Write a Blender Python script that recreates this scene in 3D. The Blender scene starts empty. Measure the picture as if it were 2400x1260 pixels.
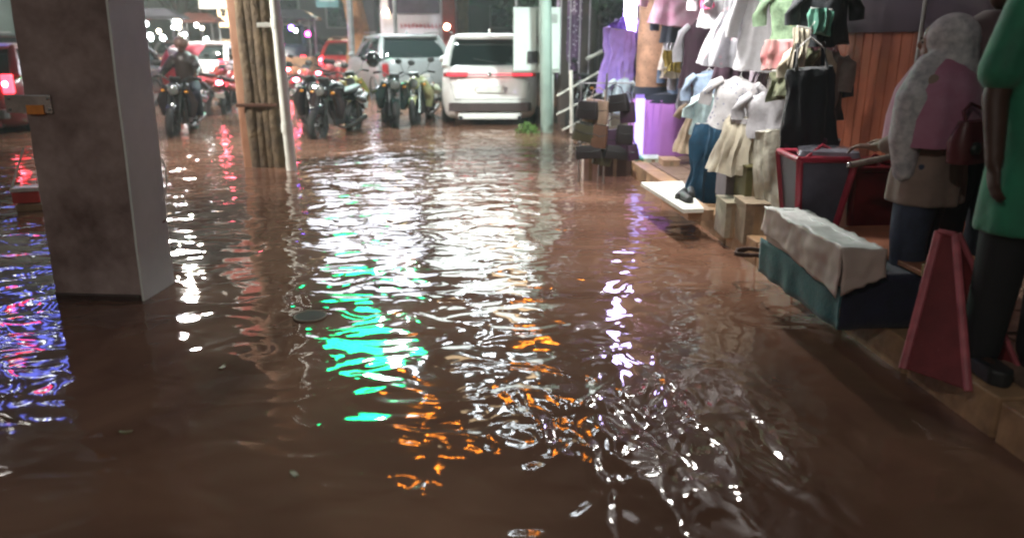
import bpy, bmesh, math, random
from mathutils import Vector, Matrix, noise
R = math.radians
random.seed(7)
S = bpy.context.scene
COL = S.collection

# ------------------------------------------------------------ camera
EYE = 1.5
PITCH = R(16.6)
cd = bpy.data.cameras.new('camera')
cam = bpy.data.objects.new('camera', cd)
COL.objects.link(cam)
cam.location = (0, 0, EYE)
cam.rotation_euler = (R(90) - PITCH, 0, 0)
cd.lens = 27.0
cd.sensor_width = 36.0
cd.clip_start = 0.05
cd.clip_end = 400
cd.dof.use_dof = True
cd.dof.focus_distance = 5.0
cd.dof.aperture_fstop = 1.3
S.camera = cam

# ------------------------------------------------------------ world: night falling
w = bpy.data.worlds.new('World')
S.world = w
w.use_nodes = True
nt = w.node_tree
nt.nodes.clear()
sky = nt.nodes.new('ShaderNodeTexSky')
sky.sky_type = 'NISHITA'
sky.sun_disc = False
sky.sun_elevation = R(1.0)
sky.sun_rotation = R(200)
sky.altitude = 0
sky.air_density = 2.0
sky.dust_density = 4.0
bgn = nt.nodes.new('ShaderNodeBackground')
bgn.inputs['Strength'].default_value = 0.06
wo = nt.nodes.new('ShaderNodeOutputWorld')
hsv = nt.nodes.new('ShaderNodeHueSaturation')
hsv.inputs['Saturation'].default_value = 0.45
nt.links.new(sky.outputs[0], hsv.inputs['Color'])
nt.links.new(hsv.outputs[0], bgn.inputs['Color'])
nt.links.new(bgn.outputs[0], wo.inputs['Surface'])
sd = bpy.data.lights.new('dusk_sun', 'SUN')
sd.energy = 0.05
sd.angle = R(30)
sd.color = (0.8, 0.85, 1.0)
so = bpy.data.objects.new('dusk_sun', sd)
so.rotation_euler = (R(50), 0, R(-30))
COL.objects.link(so)

S.view_settings.view_transform = 'Standard'
S.view_settings.look = 'None'
S.view_settings.exposure = 0.7
S.view_settings.gamma = 1.0
S.view_settings.use_curve_mapping = False
S.cycles.max_bounces = 6
S.cycles.glossy_bounces = 4
S.cycles.diffuse_bounces = 3
S.cycles.caustics_reflective = False
S.cycles.caustics_refractive = False
S.cycles.sample_clamp_indirect = 6
S.cycles.filter_width = 2.2

# ------------------------------------------------------------ placing: a direction seen from the eye, met with a depth or a height
FP = 1800.0
def at(px, py, Y):
    u = (px - 1200) / FP
    v = (py - 630) / FP
    t = Y / (math.cos(PITCH) - v * math.sin(PITCH))
    return Vector((u * t, Y, EYE - t * (math.sin(PITCH) + v * math.cos(PITCH))))
def on(px, py, z=0.0):
    u = (px - 1200) / FP
    v = (py - 630) / FP
    t = (EYE - z) / (math.sin(PITCH) + v * math.cos(PITCH))
    return Vector((u * t, t * (math.cos(PITCH) - v * math.sin(PITCH)), z))
def mpp(Y):            # metres per photo pixel at a distance
    return Y / 0.97 / FP

# ------------------------------------------------------------ materials
MATS = {}
def mat(name, col, rough=0.6, metal=0.0, var=0.25, scale=6.0, bump=0.0, spec=0.5, trans=0.0, col2=None, coat=0.0, det=5.0, sheen=0.0):
    if name in MATS:
        return MATS[name]
    m = bpy.data.materials.new(name)
    m.use_nodes = True
    n = m.node_tree.nodes
    l = m.node_tree.links
    b = n['Principled BSDF']
    tc = n.new('ShaderNodeTexCoord')
    nz = n.new('ShaderNodeTexNoise')
    nz.inputs['Scale'].default_value = scale
    nz.inputs['Detail'].default_value = det
    nz.inputs['Roughness'].default_value = 0.62
    l.new(tc.outputs['Object'], nz.inputs['Vector'])
    rp = n.new('ShaderNodeValToRGB')
    e = rp.color_ramp.elements
    e[0].position = 0.32
    e[1].position = 0.68
    c2 = col2 if col2 else tuple(min(1, c * (1 + var)) for c in col)
    c1 = col if col2 else tuple(c * (1 - var) for c in col)
    e[0].color = (*c1, 1)
    e[1].color = (*c2, 1)
    l.new(nz.outputs['Fac'], rp.inputs['Fac'])
    l.new(rp.outputs['Color'], b.inputs['Base Color'])
    rr = n.new('ShaderNodeMapRange')
    rr.inputs['To Min'].default_value = max(0.02, rough * 0.75)
    rr.inputs['To Max'].default_value = min(1, rough * 1.25)
    l.new(nz.outputs['Fac'], rr.inputs['Value'])
    l.new(rr.outputs[0], b.inputs['Roughness'])
    b.inputs['Metallic'].default_value = metal
    b.inputs['Specular IOR Level'].default_value = spec
    b.inputs['Coat Weight'].default_value = coat
    b.inputs['Coat Roughness'].default_value = 0.06
    b.inputs['Sheen Weight'].default_value = sheen
    if trans:
        b.inputs['Transmission Weight'].default_value = trans
    if bump:
        n2 = n.new('ShaderNodeTexNoise')
        n2.inputs['Scale'].default_value = scale * 4
        n2.inputs['Detail'].default_value = 6
        l.new(tc.outputs['Object'], n2.inputs['Vector'])
        bp = n.new('ShaderNodeBump')
        bp.inputs['Distance'].default_value = bump
        l.new(n2.outputs['Fac'], bp.inputs['Height'])
        l.new(bp.outputs[0], b.inputs['Normal'])
    MATS[name] = m
    return m
def glow(name, col, strength):
    if name in MATS:
        return MATS[name]
    m = bpy.data.materials.new(name)
    m.use_nodes = True
    n = m.node_tree.nodes
    l = m.node_tree.links
    b = n['Principled BSDF']
    b.inputs['Base Color'].default_value = (0.4 * col[0] + .05, 0.4 * col[1] + .05, 0.4 * col[2] + .05, 1)
    b.inputs['Emission Color'].default_value = (*col, 1)
    b.inputs['Emission Strength'].default_value = strength
    MATS[name] = m
    return m
def dotted(name, base, dots, scale, size, rough=0.5):
    if name in MATS:
        return MATS[name]
    m = mat(name, base, rough, var=0.4, scale=5)
    n = m.node_tree.nodes
    l = m.node_tree.links
    b = n['Principled BSDF']
    src = b.inputs['Base Color'].links[0].from_socket
    tc = n.new('ShaderNodeTexCoord')
    vo = n.new('ShaderNodeTexVoronoi')
    vo.inputs['Scale'].default_value = scale
    l.new(tc.outputs['Object'], vo.inputs['Vector'])
    mr = n.new('ShaderNodeMapRange')
    mr.inputs['From Min'].default_value = size
    mr.inputs['From Max'].default_value = size * 0.6
    l.new(vo.outputs['Distance'], mr.inputs['Value'])
    mx = n.new('ShaderNodeMix')
    mx.data_type = 'RGBA'
    l.new(mr.outputs[0], mx.inputs['Factor'])
    l.new(src, mx.inputs[6])
    mx.inputs[7].default_value = (*dots, 1)
    l.new(mx.outputs[2], b.inputs['Base Color'])
    return m

WHITE = mat('white_paint', (0.72, 0.74, 0.72), 0.28, var=0.04, coat=0.7, scale=1.5)
SILVER = mat('silver_grey_paint', (0.20, 0.215, 0.21), 0.35, var=0.06, coat=0.5, scale=1.5)
DKPAINT = mat('black_paint', (0.018, 0.018, 0.022), 0.25, coat=0.6)
BLUEPAINT = mat('dark_blue_paint', (0.03, 0.05, 0.09), 0.3, coat=0.5)
REDPAINT = mat('red_paint', (0.35, 0.02, 0.02), 0.3, coat=0.5)
MAROON = mat('maroon_paint', (0.14, 0.012, 0.02), 0.3, coat=0.5)
BLACKP = mat('black_plastic', (0.02, 0.022, 0.023), 0.5, bump=0.0005)
GREYP = mat('grey_plastic', (0.12, 0.12, 0.12), 0.5)
RUBBER = mat('tyre_rubber', (0.015, 0.015, 0.015), 0.8, bump=0.001)
CHROME = mat('chrome', (0.6, 0.6, 0.6), 0.15, metal=1.0, var=0.05)
STEEL = mat('dull_steel', (0.35, 0.36, 0.36), 0.4, metal=0.8)
GLASS = mat('dark_car_glass', (0.012, 0.02, 0.02), 0.06, var=0.1, coat=1.0)
TAILRED = glow('tail_lamp_red', (1.0, 0.03, 0.05), 6.0)
TAILHOT = glow('brake_lamp_hot', (1.0, 0.12, 0.18), 40.0)
TAILDIM = mat('tail_lamp_unlit', (0.35, 0.01, 0.015), 0.15, coat=1)
TAILSOFT = glow('tail_bar_red', (1.0, 0.03, 0.06), 1.5)
HEADW = glow('head_lamp_white', (1.0, 0.98, 0.92), 45.0)
AMBER = glow('amber_lamp', (1.0, 0.45, 0.05), 9.0)
SKIN = mat('dark_skin', (0.06, 0.028, 0.018), 0.5, var=0.15)
SKIN2 = mat('brown_skin', (0.22, 0.11, 0.07), 0.5, var=0.12)
HAIR = mat('black_hair', (0.008, 0.007, 0.006), 0.45)

# ------------------------------------------------------------ mesh builder
class MB:
    def __init__(s):
        s.v = []
        s.f = []
    def add(s, vs, fs):
        o = len(s.v)
        s.v += [tuple(p) for p in vs]
        s.f += [tuple(i + o for i in f) for f in fs]
        return s
    def box(s, c, d, rz=0.0, rx=0.0, ry=0.0, taper=1.0, ch=0.0):
        # box, optionally with chamfered vertical edges
        M = Matrix.Translation(Vector(c)) @ Matrix.Rotation(rz, 4, 'Z') @ Matrix.Rotation(ry, 4, 'Y') @ Matrix.Rotation(rx, 4, 'X')
        hx, hy, hz = d[0] / 2, d[1] / 2, d[2] / 2
        if ch <= 0:
            pl = [(-hx, -hy), (hx, -hy), (hx, hy), (-hx, hy)]
        else:
            pl = [(-hx + ch, -hy), (hx - ch, -hy), (hx, -hy + ch), (hx, hy - ch), (hx - ch, hy), (-hx + ch, hy), (-hx, hy - ch), (-hx, -hy + ch)]
        n = len(pl)
        vs = [M @ Vector((x, y, -hz)) for x, y in pl] + [M @ Vector((x * taper, y * taper, hz)) for x, y in pl]
        fs = [tuple(range(n))[::-1], tuple(range(n, 2 * n))] + [(i, (i + 1) % n, n + (i + 1) % n, n + i) for i in range(n)]
        return s.add(vs, fs)
    def tube(s, pts, r, seg=10, ref=None, cap=True, flat=1.0):
        # round or elliptical tube along points; r a number or a list of numbers or pairs
        pts = [Vector(p) for p in pts]
        n = len(pts)
        rs = r if isinstance(r, (list, tuple)) else [r] * n
        vs = []
        for i, p in enumerate(pts):
            d = (pts[min(i + 1, n - 1)] - pts[max(i - 1, 0)])
            d = d.normalized() if d.length > 1e-9 else Vector((0, 0, 1))
            up = Vector(ref) if ref else (Vector((0, 0, 1)) if abs(d.z) < 0.9 else Vector((0, 1, 0)))
            a = d.cross(up).normalized()
            b = a.cross(d).normalized()
            ra, rb = (rs[i] if isinstance(rs[i], (list, tuple)) else (rs[i], rs[i] * flat))
            for k in range(seg):
                t = 2 * math.pi * k / seg
                vs.append(p + a * (ra * math.cos(t)) + b * (rb * math.sin(t)))
        fs = []
        for i in range(n - 1):
            for k in range(seg):
                k2 = (k + 1) % seg
                fs.append((i * seg + k, i * seg + k2, (i + 1) * seg + k2, (i + 1) * seg + k))
        if cap:
            fs.append(tuple(range(seg))[::-1])
            fs.append(tuple((n - 1) * seg + k for k in range(seg)))
        return s.add(vs, fs)
    def blobend(s, p, q, ra, rb, seg=14, ref=None):
        # capsule with rounded ends
        p, q = Vector(p), Vector(q)
        d = (q - p)
        L = d.length or 1e-6
        d = d / L
        pts = []
        rr = []
        for k in range(4):
            a = math.pi / 2 * (k + .35) / 4.0
            pts.append(p - d * (ra * math.cos(a)))
            rr.append(ra * math.sin(a))
        pts.append(p); rr.append(ra)
        pts.append(q); rr.append(rb)
        for k in range(3, -1, -1):
            a = math.pi / 2 * (k + .35) / 4.0
            pts.append(q + d * (rb * math.cos(a)))
            rr.append(rb * math.sin(a))
        return s.tube(pts, rr, seg, ref)
    def ball(s, c, r, seg=14, rings=8, M=None):
        c = Vector(c)
        r = (r, r, r) if not isinstance(r, (list, tuple)) else r
        vs = []
        for i in range(rings + 1):
            a = math.pi * (i + 0.02) / (rings + 0.04)
            for k in range(seg):
                t = 2 * math.pi * k / seg
                p = Vector((r[0] * math.sin(a) * math.cos(t), r[1] * math.sin(a) * math.sin(t), r[2] * math.cos(a)))
                vs.append(c + (M @ p if M else p))
        fs = []
        for i in range(rings):
            for k in range(seg):
                k2 = (k + 1) % seg
                fs.append((i * seg + k, (i + 1) * seg + k, (i + 1) * seg + k2, i * seg + k2))
        fs.append(tuple(range(seg)))
        fs.append(tuple(rings * seg + k for k in range(seg))[::-1])
        return s.add(vs, fs)
    def stack(s, levels, seg=5, cap=True):
        # rounded rectangles (z, hx, y0, y1, r) laid one above the other
        vs = []
        per = 4 * (seg + 1)
        for lv in levels:
            z, hx, y0, y1, r = lv[:5]
            bow = lv[5] if len(lv) > 5 else 0.0
            for ci, (cx, cy, a0) in enumerate(((hx - r, y1 - r, 0), (-hx + r, y1 - r, 90), (-hx + r, y0 + r, 180), (hx - r, y0 + r, 270))):
                for k in range(seg + 1):
                    a = R(a0 + 90.0 * k / seg)
                    x = cx + r * math.cos(a)
                    y = cy + r * math.sin(a)
                    vs.append((x, y + (bow if y > (y0 + y1) / 2 else -bow) * (1 - (x / max(hx, .01)) ** 2), z))
        fs = []
        for i in range(len(levels) - 1):
            for k in range(per):
                k2 = (k + 1) % per
                fs.append((i * per + k, i * per + k2, (i + 1) * per + k2, (i + 1) * per + k))
        if cap:
            fs.append(tuple(range(per))[::-1])
            fs.append(tuple((len(levels) - 1) * per + k for k in range(per)))
        return s.add(vs, fs)
    def wheelring(s, c, R0, r, axis='x', seg=28, sub=8, squash=1.0):
        vs = []
        fs = []
        c = Vector(c)
        for i in range(seg):
            a = 2 * math.pi * i / seg
            for k in range(sub):
                t = 2 * math.pi * k / sub
                rad = R0 + r * math.cos(t)
                off = r * squash * math.sin(t)
                p = Vector((off, rad * math.cos(a), rad * math.sin(a))) if axis == 'x' else Vector((rad * math.cos(a), off, rad * math.sin(a)))
                vs.append(c + p)
        for i in range(seg):
            for k in range(sub):
                i2 = (i + 1) % seg
                k2 = (k + 1) % sub
                fs.append((i * sub + k, i2 * sub + k, i2 * sub + k2, i * sub + k2))
        return s.add(vs, fs)
    def drape(s, c, levels, ang=0.0, nf=9, amp=0.012, seg=56, ph=0.0, cap=True, wr=0.0):
        # hanging cloth: elliptical rings (z, half width, half depth[, fold factor]) with pleats that grow downwards
        ca, sa = math.cos(ang), math.sin(ang)
        vs = []
        n = len(levels)
        for i, lv in enumerate(levels):
            z, hw, hd = lv[:3]
            ff = lv[3] if len(lv) > 3 else 1.0 - i / max(1, n - 1)
            ox = lv[4] if len(lv) > 4 else 0.0
            for k in range(seg):
                t = 2 * math.pi * k / seg
                q = 1 + ff * amp / max(hd, .01) * (math.sin(nf * t + ph + .9 * math.sin(3 * z + ph)) + .5 * math.sin((nf * 2 - 3) * t + 2.1 * ph))
                x = ox + hw * math.cos(t) * (1 + .25 * (q - 1))
                y = hd * math.sin(t) * q
                if wr:
                    nv = noise.noise_vector(Vector((x * 9 + ph * 7, y * 9, z * 6)))
                    n3 = noise.noise_vector(Vector((x * 22 + ph * 3, y * 22 + 5, z * 15)))
                    x += nv.x * wr * 1.3 + n3.x * wr * .4; y += nv.y * wr + n3.y * wr * .5; z_ = z + nv.z * wr * 1.2
                else:
                    z_ = z
                vs.append((c[0] + x * ca - y * sa, c[1] + x * sa + y * ca, c[2] + z_))
        fs = []
        for i in range(n - 1):
            for k in range(seg):
                k2 = (k + 1) % seg
                fs.append((i * seg + k, i * seg + k2, (i + 1) * seg + k2, (i + 1) * seg + k))
        if cap:
            fs.append(tuple(range(seg))[::-1])
            fs.append(tuple((n - 1) * seg + k for k in range(seg)))
        return s.add(vs, fs)
    def build(s, name, m, parent=None, smooth=None, bevel=0.0, voxel=0.0, loc=None, kind=None):
        me = bpy.data.meshes.new(name)
        vs = s.v
        if loc is not None:
            L = Vector(loc)
            vs = [tuple(Vector(p) - L) for p in vs]
        me.from_pydata(vs, [], s.f)
        me.materials.append(m)
        me.update()
        bm = bmesh.new()
        bm.from_mesh(me)
        bmesh.ops.recalc_face_normals(bm, faces=bm.faces)
        bm.to_mesh(me)
        bm.free()
        o = bpy.data.objects.new(name, me)
        COL.objects.link(o)
        if loc is not None:
            o.location = loc
        if parent:
            o.parent = parent
        if bevel:
            b = o.modifiers.new('bevel', 'BEVEL')
            b.width = bevel
            b.segments = 2
            b.limit_method = 'ANGLE'
        if voxel:
            r = o.modifiers.new('remesh', 'REMESH')
            r.mode = 'VOXEL'
            r.voxel_size = voxel
            r.use_smooth_shade = True
            k = o.modifiers.new('smooth', 'SMOOTH')
            k.factor = 0.5
            k.iterations = 5
        if smooth is not None:
            try:
                me.shade_smooth()
                if smooth > 0:
                    me.set_sharp_from_angle(angle=R(smooth))
            except Exception:
                pass
        if kind:
            o['kind'] = kind
        return o
def tag(o, label=None, cat=None, group=None, kind=None):
    if label: o['label'] = label
    if cat: o['category'] = cat
    if group: o['group'] = group
    if kind: o['kind'] = kind
    return o
def thing(name, loc, label, cat, group=None, rz=0.0):
    o = bpy.data.objects.new(name, None)
    o.empty_display_size = 0.1
    COL.objects.link(o)
    o.location = loc
    o.rotation_euler = (0, 0, rz)
    return tag(o, label, cat, group)
def copy_tree(o, parent=None):
    c = o.copy()
    COL.objects.link(c)
    if parent: c.parent = parent
    for ch in list(o.children):
        copy_tree(ch, c)
    return c

# ============================================================ SETTING
KY = 0.085
def kx(Y):                       # x of the kerb's water line at distance Y
    return 1.90 - KY * (Y - 2.5)
KA = math.atan(KY)               # the kerb runs a little to the left of straight ahead
def kerbpt(Y, off, z=0.0):       # a point beside the kerb line, off metres towards the shops
    return Vector((kx(Y) + off, Y + off * KY, z))
PAVE = 0.17

b = MB().box((0, 60, -0.5), (260, 260, 0.4))
b.build('ground', mat('mud_ground', (0.06, 0.045, 0.035), 0.9), kind='structure')

def water_material():
    m = bpy.data.materials.new('muddy_flood_water')
    m.use_nodes = True
    n = m.node_tree.nodes
    l = m.node_tree.links
    p = n['Principled BSDF']
    tc = n.new('ShaderNodeTexCoord')
    # silt clouds in the water
    nz = n.new('ShaderNodeTexNoise')
    nz.inputs['Scale'].default_value = 0.55
    nz.inputs['Detail'].default_value = 4
    nz.inputs['Distortion'].default_value = 1.2
    l.new(tc.outputs['Object'], nz.inputs['Vector'])
    rp = n.new('ShaderNodeValToRGB')
    rp.color_ramp.elements[0].color = (0.105, 0.05, 0.034, 1)
    rp.color_ramp.elements[1].color = (0.26, 0.14, 0.092, 1)
    rp.color_ramp.elements[0].position = 0.35
    rp.color_ramp.elements[1].position = 0.7
    l.new(nz.outputs['Fac'], rp.inputs['Fac'])
    l.new(rp.outputs[0], p.inputs['Base Color'])
    p.inputs['Roughness'].default_value = 0.035
    p.inputs['IOR'].default_value = 1.34
    p.inputs['Specular IOR Level'].default_value = 0.8
    def math_(op, a, bb):
        x = n.new('ShaderNodeMath')
        x.operation = op
        for i, q in enumerate((a, bb)):
            if isinstance(q, (int, float)):
                x.inputs[i].default_value = q
            else:
                l.new(q, x.inputs[i])
        return x.outputs[0]
    def waves(scale, detail, dist, rot, sx, sy):
        mp = n.new('ShaderNodeMapping')
        mp.inputs['Rotation'].default_value = (0, 0, R(rot))
        mp.inputs['Scale'].default_value = (sx, sy, 1)
        l.new(tc.outputs['Object'], mp.inputs['Vector'])
        t = n.new('ShaderNodeTexNoise')
        t.inputs['Scale'].default_value = scale
        t.inputs['Detail'].default_value = detail
        t.inputs['Roughness'].default_value = 0.45
        t.inputs['Distortion'].default_value = dist
        l.new(mp.outputs[0], t.inputs['Vector'])
        return t.outputs['Fac']
    def ring(cx, cy, scale, dist):
        mp = n.new('ShaderNodeMapping')
        mp.inputs['Location'].default_value = (-cx, -cy, 0)
        l.new(tc.outputs['Object'], mp.inputs['Vector'])
        t = n.new('ShaderNodeTexWave')
        t.wave_type = 'RINGS'
        t.rings_direction = 'Z'
        t.inputs['Scale'].default_value = scale
        t.inputs['Distortion'].default_value = dist
        t.inputs['Detail'].default_value = 2
        t.inputs['Detail Scale'].default_value = 1.2
        l.new(mp.outputs[0], t.inputs['Vector'])
        ln = n.new('ShaderNodeVectorMath')
        ln.operation = 'LENGTH'
        l.new(mp.outputs[0], ln.inputs[0])
        return t.outputs['Fac'], ln.outputs['Value']
    h = math_('MULTIPLY', waves(1.5, 1, 0.5, 14, 1, 1.35), 0.024)
    h = math_('ADD', h, math_('MULTIPLY', waves(3.1, 1.0, 1.0, -20, 1, 1.4), 0.0165))
    h = math_('ADD', h, math_('MULTIPLY', waves(8.0, 0.6, 0.6, 30, 1, 1.4), 0.0012))
    sp_ = n.new('ShaderNodeSeparateXYZ')
    l.new(tc.outputs['Object'], sp_.inputs[0])
    cf = n.new('ShaderNodeMapRange')          # calmer in the lee of the stalls
    cf.interpolation_type = 'SMOOTHSTEP'
    cf.inputs['From Min'].default_value = 2.0
    cf.inputs['From Max'].default_value = 9.0
    cf.inputs['To Min'].default_value = 0.62
    cf.inputs['To Max'].default_value = 1.1
    l.new(sp_.outputs['Y'], cf.inputs['Value'])
    h = math_('MULTIPLY', h, cf.outputs[0])
    # the wake of someone wading past on the right
    r1, d1 = ring(0.62, 2.75, 0.75, 7.0)
    f1 = n.new('ShaderNodeMapRange')
    f1.interpolation_type = 'SMOOTHSTEP'
    f1.inputs['From Min'].default_value = 1.05
    f1.inputs['From Max'].default_value = 0.25
    l.new(d1, f1.inputs['Value'])
    h = math_('ADD', h, math_('MULTIPLY', math_('MULTIPLY', waves(3.0, 1.4, 0.7, 55, 1.9, 1), f1.outputs[0]), 0.040))
    bp = n.new('ShaderNodeBump')
    bp.inputs['Strength'].default_value = 1.0
    bp.inputs['Distance'].default_value = 1.0
    l.new(h, bp.inputs['Height'])
    l.new(bp.outputs[0], p.inputs['Normal'])
    return m
me = bpy.data.meshes.new('water')
me.from_pydata([(-120, -60, 0), (120, -60, 0), (120, 180, 0), (-120, 180, 0)], [], [(0, 1, 2, 3)])
me.materials.append(water_material())
o = bpy.data.objects.new('water', me)
COL.objects.link(o)
o['kind'] = 'structure'

# pavement by the stalls, with its kerb stones
CONC = mat('wet_concrete', (0.20, 0.165, 0.13), 0.45, var=0.35, scale=5, bump=0.004)
KERB = mat('worn_kerb_stone', (0.36, 0.22, 0.12), 0.5, var=0.35, scale=7, bump=0.004)
pv = MB()
ys = [-1.5 + 0.6 * i for i in range(24)]
A = kerbpt(-1.5, 0.17); Bq = kerbpt(12.6, 0.17); Cq = kerbpt(12.6, 3.4); D = kerbpt(-1.5, 3.4)
pv.add([(A.x, A.y, -.3), (Bq.x, Bq.y, -.3), (Cq.x, Cq.y, -.3), (D.x, D.y, -.3), (A.x, A.y, PAVE - .02), (Bq.x, Bq.y, PAVE - .02), (Cq.x, Cq.y, PAVE - .02), (D.x, D.y, PAVE - .02)],
       [(0, 1, 2, 3), (4, 5, 6, 7), (0, 1, 5, 4), (1, 2, 6, 5), (2, 3, 7, 6), (3, 0, 4, 7)])
pave = pv.build('pavement', CONC, kind='structure')
kb = thing('kerb', (0, 0, 0), None, None)
kb['kind'] = 'structure'
for i in range(23):
    p = kerbpt(-1.2 + 0.6 * i, 0.085, (PAVE - .3) / 2)
    MB().box((0, 0, 0), (0.168 + random.uniform(-.006, .006), 0.588, PAVE + .3 + random.uniform(-.012, .012)), ch=0.01).build('kerb_stone', KERB, kb, bevel=0.008, loc=None).location = p
    kb.children[-1].rotation_euler = (0, R(random.uniform(-.7, .7)), KA + R(random.uniform(-.5, .5)))
TILE = mat('pavement_tile', (0.22, 0.15, 0.11), 0.4, var=0.35, scale=9, bump=0.003)
tm = MB().box((0, 0, 0), (0.29, 0.29, 0.03), ch=0.004).build('paving_tile', TILE, pave, bevel=0.003)
first = True
for i in range(34):
    for j in range(4):
        p = kerbpt(2.3 + 0.3 * i, 0.33 + 0.3 * j, PAVE - .012 + random.uniform(-.003, .003))
        if p.y > 12.3: continue
        t = tm if first else tm.copy()
        if not first: COL.objects.link(t)
        first = False
        t.location = p
        t.rotation_euler = (R(random.uniform(-.6, .6)), R(random.uniform(-.6, .6)), KA)

# the row of shops on the right
WALLM = mat('dark_plaster', (0.07, 0.05, 0.06), 0.8, var=0.3, scale=3, bump=0.004)
ORANGE = mat('orange_shutter_paint', (0.30, 0.085, 0.04), 0.5, var=0.25, scale=3, bump=0.002)
WOFF = 1.42
shop = thing('shop_building', kerbpt(6, WOFF, 0), 'dark shop front behind the stalls with orange brown shutter boards', 'building', rz=KA)
def sh(x, y, z): return (x, y, z)
MB().box((0.55, -.3, 3.5), (0.8, 14, 2.6)).build('upper_wall', WALLM, shop)
MB().box((0.3, -6.0, 1.15), (0.25, 3.2, 2.3)).build('wall', WALLM, shop)
MB().box((0.3, 4.4, 1.15), (0.25, 4.4, 2.3)).build('wall', WALLM, shop)
MB().box((0.28, 0.0, 1.92), (0.27, 9, 0.72)).build('lintel', mat('purple_brown_lintel', (0.05, 0.03, 0.045), 0.6, scale=2), shop)
MB().box((0.45, 0, 0.9), (0.03, 9, 1.9)).build('shop_back', WALLM, shop)
for i in range(26):
    MB().box((0.20, -2.2 + 0.148 * i, 0.87), (0.03 + random.uniform(0, .006), 0.142, 1.40), ch=.004).build('shutter_board', ORANGE, shop, bevel=.003)
# awning tarpaulin above the stalls
TARP = mat('pale_tarpaulin', (0.50, 0.50, 0.52), 0.7, var=0.2, scale=1.4, bump=0.004)
aw = MB()
N1, N2 = 16, 44
vs = []
for j in range(N2 + 1):
    for i in range(N1 + 1):
        off = -0.35 + 1.85 * i / N1
        Y = 3.0 + 7.8 * j / N2
        z = 2.95 + 0.18 * off - .05 * abs(math.sin(j / 5.5 * math.pi)) * (1 - abs(2 * i / N1 - 1)) + .02 * math.sin(i * 1.3 + j * .8)
        vs.append(kerbpt(Y, off, z))
aw.add(vs, [(j * (N1 + 1) + i, j * (N1 + 1) + i + 1, (j + 1) * (N1 + 1) + i + 1, (j + 1) * (N1 + 1) + i) for j in range(N2) for i in range(N1)])
awn = thing('stall_awning', kerbpt(7, 0, 0), 'pale grey tarpaulin awning stretched over the clothes stalls', 'awning')
a1 = aw.build('tarpaulin', TARP, None, smooth=60)
a1.parent = awn
a1.matrix_parent_inverse = Matrix.Translation(-Vector(awn.location))
sol = a1.modifiers.new('thick', 'SOLIDIFY'); sol.thickness = .004
def attach(ch, par):
    # keep world placement under a plain, unrotated or rotated parent
    ch.parent = par
    ch.matrix_parent_inverse = (Matrix.Translation(par.location) @ par.rotation_euler.to_matrix().to_4x4()).inverted()
    return ch
for Y in (3.1, 5.7, 8.3, 10.6):
    for off in (1.33,):
        p = kerbpt(Y, off, 0)
        if Y in (3.1,): continue
        attach(MB().tube([p + Vector((0, 0, PAVE)), p + Vector((0, 0, 3.2))], 0.016, 8).build('pole', STEEL, smooth=40), awn)
for off in (-.33, .55, 1.45):
    attach(MB().tube([kerbpt(3.0, off, 2.93 + .18 * off), kerbpt(10.8, off, 2.93 + .18 * off)], 0.014, 8).build('rail', STEEL, smooth=40), awn)

# drizzle in the air
def haze_box():
    m = bpy.data.materials.new('drizzle_haze')
    m.use_nodes = True
    n = m.node_tree.nodes
    n.clear()
    v = n.new('ShaderNodeVolumePrincipled')
    v.inputs['Density'].default_value = 0.0034
    v.inputs['Color'].default_value = (.85, .95, .92, 1)
    v.inputs['Anisotropy'].default_value = .3
    o = n.new('ShaderNodeOutputMaterial')
    m.node_tree.links.new(v.outputs[0], o.inputs['Volume'])
    h = MB().box((0, 60, 8.4), (266, 266, 20.4)).build('haze', m)
    h['kind'] = 'stuff'
haze_box()
# ============================================================ TREES, FAR BUILDINGS
BARK = mat('orange_lit_bark', (0.34, 0.17, 0.07), 0.85, var=0.4, scale=4, bump=0.02)  # the orange lamplight on the trunks is put into this bark colour
LEAF = mat('dark_leaf', (0.035, 0.075, 0.035), 0.6, var=0.5, scale=1.2)
def leaf_crown(seed, n, rx, ry, rz):
    rnd = random.Random(seed)
    m = MB()
    cl = []
    for i in range(26):
        a = rnd.uniform(0, 2 * math.pi); q = math.sqrt(rnd.random()); zz = rnd.uniform(-1, 1)
        cl.append((rx * q * math.cos(a) * .8, ry * q * math.sin(a) * .8, rz * zz * .8 * (1 - .4 * q), rnd.uniform(.45, 1.0)))
    vs = []; fs = []
    for i in range(n):
        cx, cy, cz, cr = cl[rnd.randrange(len(cl))]
        d = Vector((rnd.gauss(0, 1), rnd.gauss(0, 1), rnd.gauss(0, .8))).normalized() * cr * rnd.uniform(.5, 1.05) * (rx / 3)
        p = Vector((cx, cy, cz)) + d
        s_ = rnd.uniform(.05, .13)
        ax = Vector((rnd.gauss(0, 1), rnd.gauss(0, 1), rnd.gauss(0, .5))).normalized()
        bx = ax.cross(Vector((rnd.gauss(0, 1), rnd.gauss(0, 1), rnd.gauss(0, 1)))).normalized()
        k = len(vs)
        vs += [p - ax * s_ * 1.5, p + bx * s_ * .6, p + ax * s_ * 1.5, p - bx * s_ * .6]
        fs.append((k, k + 1, k + 2, k + 3))
    m.add(vs, fs)
    return m
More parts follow.
